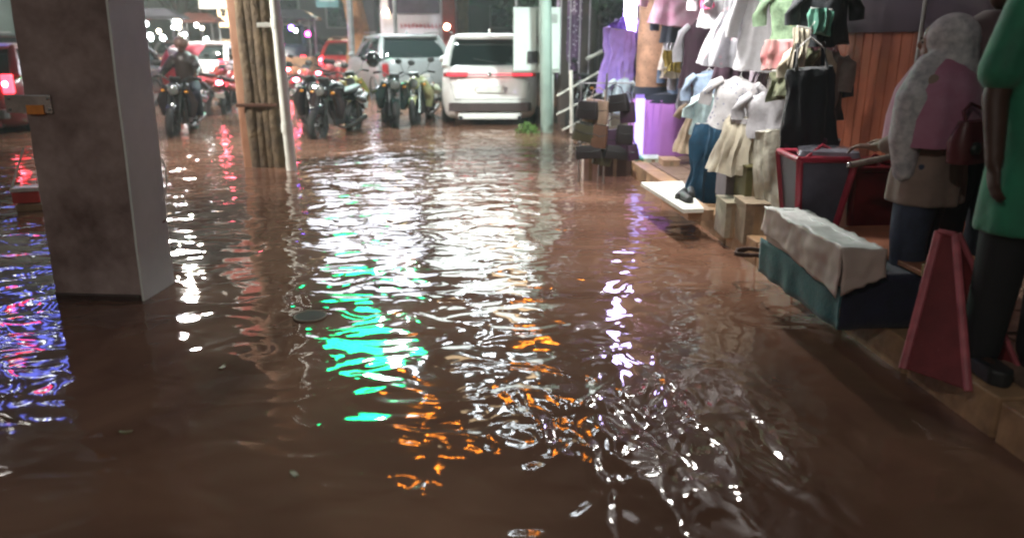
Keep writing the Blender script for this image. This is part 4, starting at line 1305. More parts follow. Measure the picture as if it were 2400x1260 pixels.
g('cami', 1900, 95, 4.95, 104, 235, F_BLACK, 'black strappy top hanging before the orange shutter', -.1, seed=25)
g('sheet', 1905, 318, 4.9, 110, 62, fab('dark_plum_cloth', (.05, .012, .03)), 'dark plum cloth hanging under the black strappy top', -.1, seed=26)
g('tee', 1662, 165, 7.6, 72, 95, F_PALEB, 'pale blue shirt hanging under the maroon one', 0, seed=27)
g('tee', 1675, 225, 6.8, 70, 88, F_AQUA, 'aqua white shirt with sleeves above the deep blue cloth', .1, seed=28)
g('sheet', 1668, 292, 6.5, 62, 208, F_BLUE, 'deep blue long cloth hanging over the white plinth', -.05, sleeve=F_NAVY, seed=29)
g('tee', 1735, 185, 6.0, 90, 105, dotted('white_print_cloth', (.6, .6, .63), (.25, .27, .4), 26, .26), 'white frilled blouse on the mannequin row', 0, seed=30)
g('tee', 1800, 215, 5.7, 86, 95, F_GREYW, 'pale grey blouse right of the white frilled one', -.1, seed=31)
g('skirt', 1740, 275, 5.75, 92, 120, F_CREAM, 'cream skirt below the white frilled blouse', 0, sleeve=F_WHITE, seed=32)
g('sheet', 1808, 305, 5.45, 62, 250, fab('pale_cream_cloth', (.56, .55, .46), .1), 'long pale cream cloth falling to the pavement edge', -.1, seed=33)
g('sheet', 1715, 330, 6.1, 40, 60, F_AQUA, 'pale blue strip behind the cream skirt', 0, seed=34)

rnd = random.Random(21)
cols = [('dusty_rose', (.30, .14, .17)), ('steel_blue', (.12, .18, .26)), ('ivory', (.55, .52, .45)), ('ash', (.28, .28, .30)), ('wine', (.10, .015, .03)), ('moss', (.08, .12, .06)), ('sand', (.38, .30, .20)), ('ink', (.015, .018, .035))]
row = [(1580, 20, 9.3, 2), (1612, 110, 9.2, 1), (1640, 130, 8.9, 3), (1668, -10, 8.8, 0), (1700, 60, 8.4, 2), (1715, 150, 8.3, 5), (1745, 150, 8.0, 4), (1775, 30, 7.8, 1), (1790, 140, 7.6, 6), (1815, 60, 7.3, 3), (1835, 200, 7.0, 7), (1860, 120, 6.8, 2), (1870, 240, 6.6, 7), (1900, 80, 6.4, 0), (1930, 160, 6.2, 7), (1640, 240, 8.6, 6), (1700, 250, 8.1, 7), (1760, 250, 7.6, 1)]
deco = ['hanging high', 'hanging low', 'tucked in', 'half hidden']
for i, (px, py, Y, ci) in enumerate(row):
    nm, cc_ = cols[ci]
    g('tee' if i % 3 else 'dress', px, py, Y, 74, 125 if py < 150 else 110, fab(nm + '_cloth', cc_), '%s %s %s in the back row, %s from the spotted column' % (nm.replace('_', ' '), 'shirt' if i % 3 else 'dress', deco[i % 4], ['first', 'second', 'third', 'fourth', 'fifth', 'sixth', 'seventh', 'eighth', 'ninth', 'tenth', 'eleventh', 'twelfth', 'thirteenth', 'fourteenth', 'fifteenth', 'nearest low one', 'middle low one', 'far low one'][i]), rnd.uniform(-.4, .3), seed=40 + i)
# rails the clothes hang from
cr = thing('clothes_rail', kerbpt(7, .2, 0), 'steel rails under the awning carrying the hanging clothes', 'rail')
for (a_, b_, z) in (((1550, -30, 9.0), (1850, -30, 5.7), 0), ((1850, -32, 5.7), (2010, -32, 4.9), 0)):
    attach(MB().tube([at(*a_), at(*b_)], .013, 8).build('bar', STEEL, smooth=40), cr)

# spotted column, dark band, purple drum
col_ = at(1527, 205, 9.3)
sp = thing('spotted_column', (col_.x, 9.35, 0), 'round column wrapped in tan spotted cloth at the clothes stall', 'column')
TAN = dotted('tan_spotted_wrap', (.42, .25, .15), (.16, .09, .05), 26, .22, .6)
m = MB()
m.tube([(0, 0, col_.z + .0), (0, 0, 1.6), (0, 0, 2.9)], [.185, .18, .178], 28)
m.build('wrap', TAN, sp, smooth=50)
MB().tube([(0, 0, PAVE), (0, 0, 3.0)], .165, 24).build('shaft', CONC, sp, smooth=50)
MB().tube([(0, 0, col_.z - .07), (0, 0, col_.z + .01)], .2, 28).build('hem_band', F_NAVY, sp, smooth=40)
s_ = mpp(9.2)
dc = at(1553, 230, 9.35)
dr = thing('violet_drum', (dc.x, 9.45, 0), 'violet cloth covered drum at the foot of the spotted column', 'drum')
zt = at(1553, 232, 9.1).z; zb = at(1553, 374, 9.1).z
MB().drape((0, 0, 0), [(zb - .04, .385, .355, .5), ((zb + zt) / 2, .375, .35, .35), (zt - .02, .37, .345, .15), (zt, .32, .31, 0)], 0, 14, .010, 80).build('cloth', F_PURP, dr, smooth=60)
MB().drape((0, 0, 0), [(zt - .05, .36, .35, .2), (zt + .05, .35, .34, .1), (zt + .08, .25, .24, 0)], 0, 5, .006, 60).build('dark_cover', F_NAVY, dr, smooth=60)
MB().tube([(0, 0, PAVE), (0, 0, zb)], .25, 20).build('base', mat('cardboard', (.42, .28, .18), .8, scale=4), dr)
# lit tube lamp with a violet shade
TUBE = glow('led_tube', (.60, .48, 1.0), 26)
lt = thing('tube_lamp', (at(1476, 60, 9.9).x, 9.9, 0), 'bright white tube lamp standing upright behind the lavender cloth', 'lamp')
MB().tube([(0, 0, at(0, 75, 9.9).z), (0, 0, 2.42)], .075, 12).build('tube', TUBE, lt, smooth=40)
MB().box((0, .08, 2.0), (.09, .06, 1.3)).build('holder', STEEL, lt)
tv = thing('edge_glow', (at(1500, 300, 9.0).x, 9.05, 0), 'glowing strip added for the bluish white left edge of the violet drum', 'lamp')
MB().tube([(0, 0, at(0, 372, 9.0).z), (0, 0, at(0, 232, 9.0).z)], .055, 12, flat=.6).build('tube', glow('edge_glow_violet', (.42, .36, 1.0), 1.6), tv, smooth=40)  # emissive strip stands in for the glow along the drum's edge
MB().box((.0, .05, at(0, 300, 9.0).z), (.1, .03, .75)).build('holder', F_LAV, tv)

# boxes at the drum's foot
def carton(px0, px1, py0, py1, Y, dep, m, label, name='carton', rz=0.0, cat='box', lid=None, group='boxes on the pavement'):
    # box whose near face spans the given directions at Y
    a = at((px0 + px1) / 2, (py0 + py1) / 2, Y)
    s = mpp(Y)
    wd = (px1 - px0) * s; ht = (py1 - py0) * s
    t = thing(name, (a.x, Y + dep / 2, a.z - ht / 2), label, cat, group, rz=rz)
    MB().box((0, 0, ht / 2), (wd, dep, ht)).build('body', m, t, bevel=.006)
    MB().box((0, 0, ht + .006), (wd + .012, dep + .012, .012)).build('lid', lid or m, t, bevel=.003)
    MB().box((0, -dep / 2 - .002, ht / 2), (.04, .003, ht * .96)).build('tape', mat('brown_tape', (.3, .22, .14), .3), t)
    return t
carton(1487, 1508, 375, 420, 8.75, .25, mat('green_carton', (.03, .24, .13), .5), 'green carton at the foot of the violet drum')
carton(1510, 1550, 374, 420, 8.7, .3, mat('white_mint_carton', (.6, .72, .62), .5), 'white mint carton right of the green carton')
carton(1554, 1592, 378, 425, 8.4, .3, MATS['cardboard'], 'plain cardboard carton near the white plinth')
carton(1368, 1400, 368, 432, 8.5, .25, mat('pinkish_carton', (.55, .42, .38), .6), 'pinkish pale carton under the bag rack')
carton(1404, 1478, 372, 418, 8.75, .3, mat('dark_brown_carton', (.07, .035, .025), .6), 'dark brown carton under the bag rack')

# bag rack
br = thing('bag_rack', (at(1415, 400, 8.3).x, 8.3, 0), 'thin steel rack standing in the water crowded with handbags', 'rack')
zt2 = at(1400, 195, 8.3).z
MB().tube([(0, 0, -.2), (0, 0, zt2 + .1)], .011, 8).build('upright', STEEL, br)
MB().tube([(-.26, .1, -.2), (-.26, .1, zt2)], .009, 8).build('upright', STEEL, br)
for z in (zt2, zt2 - .33, zt2 - .62):
    MB().tube([(-.3, 0, z), (.28, 0, z)], .008, 6).build('crossbar', STEEL, br)
    MB().tube([(-.26, .1, z), (-.26, -.02, z)], .007, 6).build('crossbar', STEEL, br)
BAGM = [mat('black_leather', (.018, .014, .016), .4), mat('brown_leather', (.12, .06, .035), .45), mat('plum_leather', (.05, .02, .05), .4), mat('beige_leather', (.36, .26, .19), .5), mat('olive_leather', (.05, .045, .02), .5)]
BAGN = ['black', 'brown', 'plum', 'beige', 'dark olive']
bags = [(1405, 205, 3, 44, 62, 'upper'), (1445, 200, 0, 44, 60, 'upper'), (1380, 215, 0, 34, 54, 'upper'), (1470, 215, 2, 30, 54, 'upper'),
        (1380, 272, 4, 44, 60, 'middle'), (1412, 265, 1, 36, 70, 'middle'), (1440, 275, 2, 42, 60, 'middle'), (1468, 270, 0, 34, 66, 'middle'),
        (1378, 325, 0, 46, 40, 'lower'), (1420, 330, 4, 40, 44, 'lower'), (1455, 325, 0, 48, 48, 'lower'), (1478, 320, 2, 24, 48, 'lower')]
for i, (px, py, mi, w_, h_, row) in enumerate(bags):
    Y = 8.22 - .03 * (i % 3)
    s = mpp(Y)
    p = at(px, py, Y)
    side = ['far left', 'left', 'right', 'far right'][min(3, max(0, int((px - 1365) / 30)))]
    t = thing('handbag', p, '%s handbag in the %s row of the rack, %s end' % (BAGN[mi], row, side), 'handbag', 'handbags on the rack', rz=0)
    W_, H_ = w_ * s * [1.3, 1.05, 1.45, 1.15][(i * 5) % 4], h_ * s * [1.25, .95, 1.1][(i * 7) % 3]
    t.rotation_euler = (0, R([6, -9, 3, -4, 10][i % 5]), R((i * 53) % 50 - 25))
    MB().stack([(-H_, W_ * .50, -.05, .05, .03), (-H_ * .75, W_ * .5, -.055, .055, .03), (-H_ * .35, W_ * .44, -.03, .03, .02)], 4).build('pouch', BAGM[mi], t, smooth=40)
    MB().tube([(-W_ * .3, 0, -H_ * .37), (-W_ * .22, 0, -.03), (0, 0, 0), (W_ * .22, 0, -.03), (W_ * .3, 0, -H_ * .37)], .006, 6).build('strap', BAGM[mi], t, smooth=60)
    if i % 3 == 0: MB().ball((0, -.055, -H_ * .55), (.012, .006, .01), 8, 5).build('clasp', CHROME, t, smooth=60)
    MB().tube([(-W_ * .47, -.04, -H_ * .6), (0, -.062, -H_ * .66), (W_ * .47, -.04, -H_ * .6)], .004, 5).build('flap_edge', BLACKP, t)

# white plinth with shoes
pa = on(1500, 428, .24); pb = on(1590, 424, .24)
pl = thing('white_plinth', (0, 0, 0), 'low white display plinth at the pavement edge below the blue skirt', 'plinth')
q = [on(1502, 427, .27), on(1602, 490, .27), on(1650, 488, .27), on(1600, 424, .27)]
zb_, zt_ = .235, .27
MB().add([(v.x, v.y, zb_) for v in q] + [(v.x, v.y, zt_) for v in q], [(0, 1, 2, 3), (4, 5, 6, 7), (0, 1, 5, 4), (1, 2, 6, 5), (2, 3, 7, 6), (3, 0, 4, 7)]).build('board', mat('plinth_white', (.74, .76, .70), .4), pl, bevel=.004)
cc = sum((Vector(v) for v in q), Vector()) / 4
MB().box((cc.x + .05, cc.y, .20), (.2, 1.0, .08), rz=KA).build('support', MATS['cardboard'], pl)
for i, (px, py) in enumerate(((1598, 462), (1618, 458), (1606, 470))):
    p = on(px, py, .272)
    t = thing('shoe', p, ['black shoe at the left of the pair on the white plinth', 'black shoe at the right of the pair on the white plinth', 'dark slipper lying at the front of the white plinth'][i], 'shoe', 'shoes on the plinth', rz=R(60 + 20 * i))
    MB().tube([(-.09, 0, .025), (-.03, 0, .03), (.05, 0, .028), (.09, 0, .02)], [(.03, .022), (.036, .03), (.032, .045), (.028, .03)], 10).build('upper', BLACKP, t, smooth=60)
    MB().box((0, 0, .006), (.2, .07, .012), ch=.02).build('sole', RUBBER, t)

# cartons under the cream clothes, crates of the near stall
carton(1702, 1755, 390, 470, 5.85, .3, mat('grey_violet_box', (.20, .17, .19), .6), 'grey violet box under the cream skirt')
carton(1748, 1792, 395, 475, 5.55, .3, mat('olive_box', (.10, .09, .03), .6), 'olive box beside the long pale cream cloth')
carton(1700, 1738, 478, 560, 5.55, .3, fab('cream_panel', (.36, .31, .22), .35, 6), 'narrow cream box standing at the pavement edge')
carton(1745, 1800, 480, 575, 5.30, .3, mat('beige_box', (.30, .24, .17), .7, var=.4, scale=7), 'beige box at the foot of the cream cloth')

# low table under the red crates: teal side, navy front
cA = on(1958, 768, PAVE)      # near corner on the pavement
tb = thing('covered_table', (0, 0, 0), 'low table covered with teal and dark navy cloth at the kerb', 'table')
Yc = cA.y
zt3 = at(1955, 645, Yc).z
def qd(y0, y1, o0, o1, z0, z1, m, nm, par, infl=0.0, bevel=.01):
    P = [kerbpt(y0, o0), kerbpt(y1, o0), kerbpt(y1, o1), kerbpt(y0, o1)]
    return MB().add([(v.x, v.y, z0) for v in P] + [(v.x, v.y, z1) for v in P], [(0, 1, 2, 3), (4, 5, 6, 7), (0, 1, 5, 4), (1, 2, 6, 5), (2, 3, 7, 6), (3, 0, 4, 7)]).build(nm, m, par, bevel=bevel)
off0 = cA.x - kx(cA.y) + .0
qd(Yc + .02, Yc + .95, off0 + .16, off0 + .80, PAVE, zt3, F_DNAVY, 'top', tb)
# pleated side cloths
def skirtcloth(p0, p1, z0, z1, m, nm, par, amp=.012, n=40, waves=9):
    p0, p1 = Vector(p0), Vector(p1)
    d = (p1 - p0); L = d.length; d.normalize()
    nrm = Vector((d.y, -d.x, 0))
    vs = []; fs = []
    rows = 6
    for i in range(rows + 1):
        q_ = i / rows
        for k in range(n + 1):
            u = k / n
            off = amp * (1 - q_ * .8) * (math.sin(waves * 2 * math.pi * u + 1.3 * math.sin(u * 9)) + 1.6 * noise.noise(Vector((u * 9, q_ * 2.5, waves))))
            vs.append(p0 + d * (L * u) + nrm * off + Vector((0, 0, z0 + (z1 - z0) * q_ - p0.z)))
    for i in range(rows):
        for k in range(n):
            a = i * (n + 1) + k
            fs.append((a, a + 1, a + n + 2, a + n + 1))
    o = MB().add(vs, fs).build(nm, m, par, smooth=60)
    so_ = o.modifiers.new('t', 'SOLIDIFY'); so_.thickness = .004
    return o
skirtcloth(kerbpt(Yc, off0), kerbpt(Yc + .97, off0), PAVE, zt3 - .055, F_TEAL, 'teal_side_cloth', tb, .007, 60, 3.3)
skirtcloth(kerbpt(Yc, off0), kerbpt(Yc, off0 + .8), PAVE, zt3 + .004, F_DNAVY, 'navy_front_cloth', tb, .007, 50, 2.7)
# white tray on its corner
ty = thing('white_tray', kerbpt(Yc + .44, off0 + .07, zt3 - .05), 'tray under a crumpled pale cover with a bright top edge above the teal cloth', 'tray', rz=KA)
CARDW = mat('pale_card', (.52, .42, .37), .6, var=.12, scale=3)
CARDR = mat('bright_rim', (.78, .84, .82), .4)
hz = .165
for (cx, cy, dx, dy) in ((-.07, 0, .02, .88), (.07, 0, .02, .88), (0, -.43, .12, .02), (0, .43, .12, .02)):
    MB().box((cx, cy, hz / 2), (dx, dy, hz)).build('wall', CARDW, ty, bevel=.003)
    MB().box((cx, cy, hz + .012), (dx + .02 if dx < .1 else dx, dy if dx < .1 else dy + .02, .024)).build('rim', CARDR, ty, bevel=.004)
MB().box((0, 0, .012), (.13, .86, .02)).build('base', CARDW, ty)
def noisy_sheet(P, nu, nv, amp, fr, m, nm, par, edge=0.0):
    # crumpled sheet spanning four corners, with an uneven lower edge
    vs = []; fs = []
    for j in range(nv + 1):
        for i in range(nu + 1):
            u = i / nu; v = j / nv
            if edge and j == nv: v += edge * noise.noise(Vector((u * 5, 3, 1)))
            p_ = P[0].lerp(P[1], u).lerp(P[3].lerp(P[2], u), v)
            vs.append(p_ + noise.noise_vector(p_ * fr) * amp + noise.noise_vector(p_ * fr * 2.7) * amp * .45)
    for j in range(nv):
        for i in range(nu):
            a = j * (nu + 1) + i
            fs.append((a, a + 1, a + nu + 2, a + nu + 1))
    o_ = MB().add(vs, fs).build(nm, m, par, smooth=60)
    so_ = o_.modifiers.new('t', 'SOLIDIFY'); so_.thickness = .003
    return o_
c0 = Vector((-.10, -.47, hz + .03)); c1 = Vector((-.10, .46, hz + .03)); c2_ = Vector((.11, .46, hz + .02)); c3 = Vector((.11, -.47, hz + .02))
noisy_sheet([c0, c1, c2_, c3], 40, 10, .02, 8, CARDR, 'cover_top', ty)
noisy_sheet([c1, c0, c0 + Vector((-.012, 0, -.24)), c1 + Vector((-.012, 0, -.13))], 44, 14, .016, 7, CARDW, 'cover_side', ty, .10)
noisy_sheet([c0, c3, c3 + Vector((0, -.02, -.12)), c0 + Vector((0, -.02, -.22))], 14, 12, .016, 7, CARDW, 'cover_front', ty, .12)
# things on the table
shelf = thing('wooden_board', kerbpt(Yc + .40, off0 + .55, zt3 + .01), 'orange brown board lying on the navy cloth beside the tray', 'board', rz=KA)
MB().box((0, 0, .012), (.42, .9, .024)).build('plank', mat('orange_board', (.34, .13, .07), .5), shelf, bevel=.003)
MB().box((0, -.46, .03), (.42, .02, .06)).build('edge_strip', mat('tan_edge', (.38, .27, .13), .5), shelf, bevel=.003)
# red framed basket with grey liner
def basket(px0, px1, py0, py1, Y, dep, label, red, liner, rz=0.0):
    s = mpp(Y)
    a = at((px0 + px1) / 2, py1, Y)
    W_, H_ = (px1 - px0) * s, (py1 - py0) * s
    t = thing('red_basket', (a.x, Y + dep / 2, a.z), label, 'basket', 'red baskets on the table', rz=rz)
    def fr(z, k): return [(-W_ / 2 * k, -dep / 2 * k, z), (W_ / 2 * k, -dep / 2 * k, z), (W_ / 2 * k, dep / 2 * k, z), (-W_ / 2 * k, dep / 2 * k, z)]
    lo, hi = fr(0, .66), fr(H_, 1.0)
    MB().add(lo + hi, [(0, 1, 2, 3), (0, 1, 5, 4), (1, 2, 6, 5), (2, 3, 7, 6), (3, 0, 4, 7)]).build('liner', liner, t)
    for k in range(4):
        MB().tube([lo[k], hi[k]], .020, 8).build('corner_bar', red, t, smooth=40)
    MB().tube(hi + [hi[0]], .018, 8).build('rim', red, t, smooth=60)
    MB().tube(lo + [lo[0]], .018, 8).build('foot', red, t, smooth=60)
    MB().tube([(-W_ * .4, -dep * .45, H_), (0, -dep * .2, H_ + .07), (W_ * .4, -dep * .45, H_)], .010, 8).build('handle', red, t, smooth=60)
    return t
REDB = mat('red_basket_plastic', (.38, .03, .06), .35, var=.2)
DRED = mat('dark_red_plastic', (.12, .008, .012), .35, var=.3)
basket(1856, 1985, 375, 548, 4.35, .36, 'red framed basket with a grey liner nearest the water', REDB, mat('grey_liner', (.09, .09, .12), .5))
basket(1975, 2108, 395, 590, 4.45, .4, 'large dark red basket beside the grey lined one', DRED, DRED)
# glossy red lid and straps on top
ld = thing('plastic_lid', at(1940, 362, 4.5), 'glossy grey and red plastic lid resting on the baskets', 'lid', rz=R(-15))
MB().stack([(0, .17, -.14, .14, .06), (.03, .16, -.13, .13, .06), (.045, .10, -.08, .08, .04)], 5).build('cover', mat('glossy_grey', (.2, .2, .24), .12, coat=1), ld, smooth=40)
MB().wheelring((0, 0, .01), .16, .012, 'z', 24, 6).build('rim', REDB, ld)
ld.children[-1].rotation_euler = (R(90), 0, 0)
pk = thing('silver_rod', at(2045, 378, 4.3), 'short dull silver rod lying across the dark red basket', 'rod')
MB().tube([(-.12, 0, -.02), (.12, 0, .03)], .018, 8).build('tube', mat('speckled_steel', (.3, .28, .24), .35, metal=.6, scale=40), pk, smooth=40)
MB().ball((-.13, 0, -.022), .02, 8, 6).build('end_cap', CHROME, pk, smooth=60)
MB().ball((.13, 0, .032), .02, 8, 6).build('end_cap', BLACKP, pk, smooth=60)

# bundle of cables on the pavement edge below the cream clothes
cb = on(1760, 600, PAVE + .01)
cbt = thing('rope_coil', cb, 'dark rope coil lying on the pavement edge by the cream box', 'rope')
pts = [(.10 * math.cos(a * .5) * (1 + .05 * math.sin(a)), .08 * math.sin(a * .5), .012 + .004 * (a % 6)) for a in range(0, 60)]
MB().tube(pts, .010, 6).build('rope', mat('dark_rope', (.06, .03, .02), .9), cbt, smooth=60)
MB().tube([(.1, 0, .012), (.22, -.05, .012), (.3, -.02, .012)], .010, 6).build('loose_end', MATS['dark_rope'], cbt, smooth=60)

fr_ = thing('floating_saucer', on(728, 740, .004), 'dark round saucer floating in the water by the white pipe reflection', 'saucer')
MB().tube([(0, 0, -.01), (0, 0, .004)], .085, 24).build('disc', mat('dark_lid', (.03, .025, .015), .95), fr_, smooth=40)
MB().wheelring((0, 0, .004), .088, .006, 'z', 28, 6).build('rim', mat('lid_rim', (.25, .2, .15), .8), fr_, smooth=60)
fr_.children[-1].rotation_euler = (R(90), 0, 0)
rnd = random.Random(3)
for i, (px, py, lb) in enumerate(((520, 860, 'small brown leaf floating left of the green reflection'), (300, 1010, 'small leaf floating in the dark water at bottom left'), (690, 1110, 'yellowish leaf floating left of the orange reflections'), (1330, 760, 'pale scrap of plastic floating right of the middle'), (1000, 690, 'leaf floating in the middle of the flooded street'), (480, 620, 'leaf floating right of the concrete pillar'))):
    p = on(px, py, .004)
    m = MB()
    n1 = 8
    vs = [(0.028 * math.cos(t_) * (1 + .3 * math.cos(t_)), 0.013 * math.sin(t_), .003 * math.cos(2 * t_)) for t_ in [2 * math.pi * k / n1 for k in range(n1)]]
    m.add(vs + [(x, y, z - .002) for x, y, z in vs], [tuple(range(n1)), tuple(range(n1, 2 * n1))] + [(k, (k + 1) % n1, n1 + (k + 1) % n1, n1 + k) for k in range(n1)])
    o_ = m.build('floating_leaf', mat('leaf_litter', (.16, .11, .04), .5) if i != 3 else mat('plastic_scrap', (.6, .6, .6), .3))
    o_.location = p; o_.rotation_euler = (0, 0, rnd.uniform(0, 6))
    tag(o_, lb, 'leaf' if i != 3 else 'litter', 'litter floating on the flood')
# A-frame red board on the kerb
bl_ = on(2118, 862, PAVE); br_ = on(2272, 915, PAVE)
ap = at(2222, 545, 3.2)
af = thing('folding_sign', (0, 0, 0), 'red folding A frame board with pink edges on the kerb', 'sign')
mid = (bl_ + br_) / 2
wv = (br_ - bl_).normalized()
bk = Vector((-wv.y, wv.x, 0))
if bk.y < 0: bk = -bk
tl_, tr_ = ap - wv * .035, ap + wv * .035
PINKE = mat('pink_edge_paint', (.42, .10, .12), .5, var=.3, scale=8)
REDA = mat('deep_red_board', (.16, .018, .022), .5, var=.3, scale=5)
def slab(P, th, m, nm, par):
    n_ = (P[1] - P[0]).cross(P[3] - P[0]).normalized() * th
    return MB().add([v for v in P] + [v + n_ for v in P], [(0, 1, 2, 3), (4, 5, 6, 7), (0, 1, 5, 4), (1, 2, 6, 5), (2, 3, 7, 6), (3, 0, 4, 7)]).build(nm, m, par, bevel=.003)
slab([bl_, br_, tr_, tl_], -.012, REDA, 'front_board', af)
for a_, b_ in ((bl_, tl_), (br_, tr_), (tl_, tr_)):
    MB().tube([a_ - bk * .008, b_ - bk * .008], [(.017, .012)] * 2, 8).build('edge_rail', PINKE, af)
bb_l, bb_r = bl_ + bk * .42, br_ + bk * .42
slab([bb_l, bb_r, tr_ + bk * .02, tl_ + bk * .02], -.012, REDA, 'back_board', af)
for a_, b_ in ((bb_l, tl_ + bk * .02), (bb_r, tr_ + bk * .02)):
    MB().tube([a_, b_], [(.016, .012)] * 2, 8).build('edge_rail', PINKE, af)

# ============================================================ PEOPLE ON THE PAVEMENT
# woman with a pale patterned headscarf
wb = on(2195, 790, PAVE)
WY = 3.72
wx = at(2190, 300, WY).x
wm = thing('person', (wx, WY, PAVE), 'woman in a white headscarf, pink shawl and jeans facing the stall', 'person')
FX = Vector((-.75, .66, 0)).normalized()            # the way she faces: to the baskets
SD = Vector((FX.y, -FX.x, 0))
def L3(f, s, z): return FX * f + SD * s + Vector((0, 0, z))
m = MB()
chain(m, [L3(0, 0, .88), L3(.01, 0, 1.08), L3(0, 0, 1.25)], [.13, .125, .13])
for sx in (-1, 1):
    chain(m, [L3(0, sx * .15, 1.28), L3(.02, sx * .2, 1.02), L3(.22, sx * .13, .93)], [.05, .042, .027])
    hand(m, L3(.22, sx * .13, .93), FX, sx, .92, .7, (0, 0, -1))
    chain(m, [L3(0, sx * .085, .84), L3(.02, sx * .09, .46), L3(-.01, sx * .095, .08)], [.09, .062, .042])
    chain(m, [L3(-.03, sx * .095, .04), L3(.14, sx * .1, .03)], [.038, .028])
m.build('body', SKIN2, wm, voxel=.010)
m = MB()
for sx in (-1, 1):
    chain(m, [L3(0, sx * .08, .84), L3(.02, sx * .09, .46), L3(-.01, sx * .095, .07)], [.115, .088, .075])
m.build('jeans', mat('blue_jeans', (.035, .042, .075), .8, var=.35, scale=12, bump=.003), wm, voxel=.014)
m = MB()
m.drape((0, 0, 0), [(.64, .20, .17, 1), (.78, .205, .165, .7), (.95, .175, .145, .4), (1.1, .17, .14, .3), (1.24, .185, .14, .2), (1.33, .15, .10, 0), (1.37, .07, .07, 0)], math.atan2(SD.y, SD.x), 9, .012, 64)
for sx in (-1, 1):
    chain(m, [L3(0, sx * .15, 1.27), L3(.02, sx * .2, 1.03), L3(.15, sx * .16, .95)], [.07, .06, .05])
m.build('tunic', fab('beige_tunic', (.24, .17, .14), .2, 6), wm, voxel=.012)
head(wm, L3(.02, 0, 1.47), .95, (FX.x, FX.y), SKIN2, hair=False)
SCARF = mat('pale_pattern_scarf', (.30, .29, .32), .8, col2=(.66, .62, .63), scale=22, bump=.002)
SCARFP = fab('pink_shawl', (.36, .12, .20), .3, 6, col2=(.46, .22, .32))
m = MB()
Mh = Matrix.Rotation(math.atan2(FX.x, -FX.y), 3, 'Z')
m.ball(L3(-.02, 0, 1.50), (.108, .118, .13), 20, 12, Mh)
chain(m, [L3(-.03, 0, 1.46), L3(-.03, 0, 1.34)], [.105, .12])
chain(m, [L3(.03, -.09, 1.36), L3(.05, -.17, 1.2), L3(.07, -.20, 1.0), L3(.06, -.19, .82)], [.075, .098, .075, .05])
m.build('headscarf', SCARF, wm, voxel=.010)
m = MB()
m.drape((0, 0, 0), [(.96, .26, .21, 1), (1.1, .262, .21, .7), (1.25, .24, .185, .4), (1.36, .16, .13, .2), (1.42, .10, .10, 0)], math.atan2(SD.y, SD.x), 8, .014, 64)
m.build('shawl', SCARFP, wm, smooth=60)
for sx in (-1, 1):
    MB().box(L3(.05, sx * .1, .03), (.09, .24, .06), rz=math.atan2(FX.y, FX.x) - math.pi / 2, ch=.03).build('shoe', BLACKP, wm, bevel=.01)
bg_ = thing('shoulder_bag', Vector((wx + .03, WY - .30, PAVE + .90)), 'dark red shoulder bag held at the side of the woman in the headscarf', 'bag', rz=R(30))
MB().stack([(-.09, .15, -.05, .05, .04), (.0, .165, -.055, .055, .05), (.09, .13, -.03, .03, .025)], 5).build('pouch', mat('dark_red_leather', (.10, .015, .02), .45), bg_, smooth=40)
MB().tube([(-.10, 0, .08), (-.08, .03, .13), (.0, .05, .16), (.08, .03, .13), (.10, 0, .08)], .008, 6).build('strap', MATS['dark_red_leather'], bg_, smooth=60)
MB().ball((-.1, -.06, -.02), (.035, .02, .03), 8, 6).build('tassel', BLACKP, bg_)

wm.scale = (1.0, 1.0, .89)
# man in a green shirt at the right edge
gm = thing('person', (at(2400, 300, 2.95).x + .14, 2.98, PAVE), 'person in a green shirt and black trousers cut by the right edge', 'person')
m = MB()
chain(m, [(0, 0, .95), (0, .0, 1.15), (0, 0, 1.36)], [.15, .155, .16])
for sx in (-1, 1):
    chain(m, [(sx * .2, 0, 1.42), (sx * .255, -.01, 1.12), (sx * .26, -.08, .88)], [.06, .048, .032])
    hand(m, (sx * .26, -.08, .88), (0, -.25, -1), sx, 1.0, .5, (-sx, 0, 0))
    chain(m, [(sx * .095, 0, .92), (sx * .11, .0, .5), (sx * .12, .03, .09)], [.10, .07, .05])
    chain(m, [(sx * .12, .04, .05), (sx * .13, -.14, .035)], [.042, .032])
m.build('body', SKIN, gm, voxel=.011)
m = MB()
m.drape((0, 0, 0), [(.60, .23, .18, 1), (.74, .225, .175, .8), (.95, .215, .17, .5), (1.15, .21, .165, .35), (1.35, .225, .16, .25), (1.46, .20, .13, .1), (1.53, .09, .085, 0)], 0, 7, .012, 64)
for sx in (-1, 1):
    chain(m, [(sx * .18, 0, 1.44), (sx * .245, -.005, 1.22)], [.085, .085])
m.build('shirt', mat('green_shirt', (.018, .19, .10), .7, var=.45, scale=4, bump=.004, sheen=.3), gm, voxel=.012)
m = MB()
for sx in (-1, 1):
    chain(m, [(sx * .09, 0, .9), (sx * .11, .0, .5), (sx * .12, .02, .09)], [.125, .095, .078])
m.build('trousers', mat('black_trousers', (.012, .011, .013), .85), gm, voxel=.014)
head(gm, (0, -.02, 1.66), 1.0, (-.5, .8), SKIN)
for sx in (-1, 1):
    MB().box((sx * .125, -.05, .035), (.10, .28, .07), ch=.035).build('shoe', BLACKP, gm, bevel=.012)

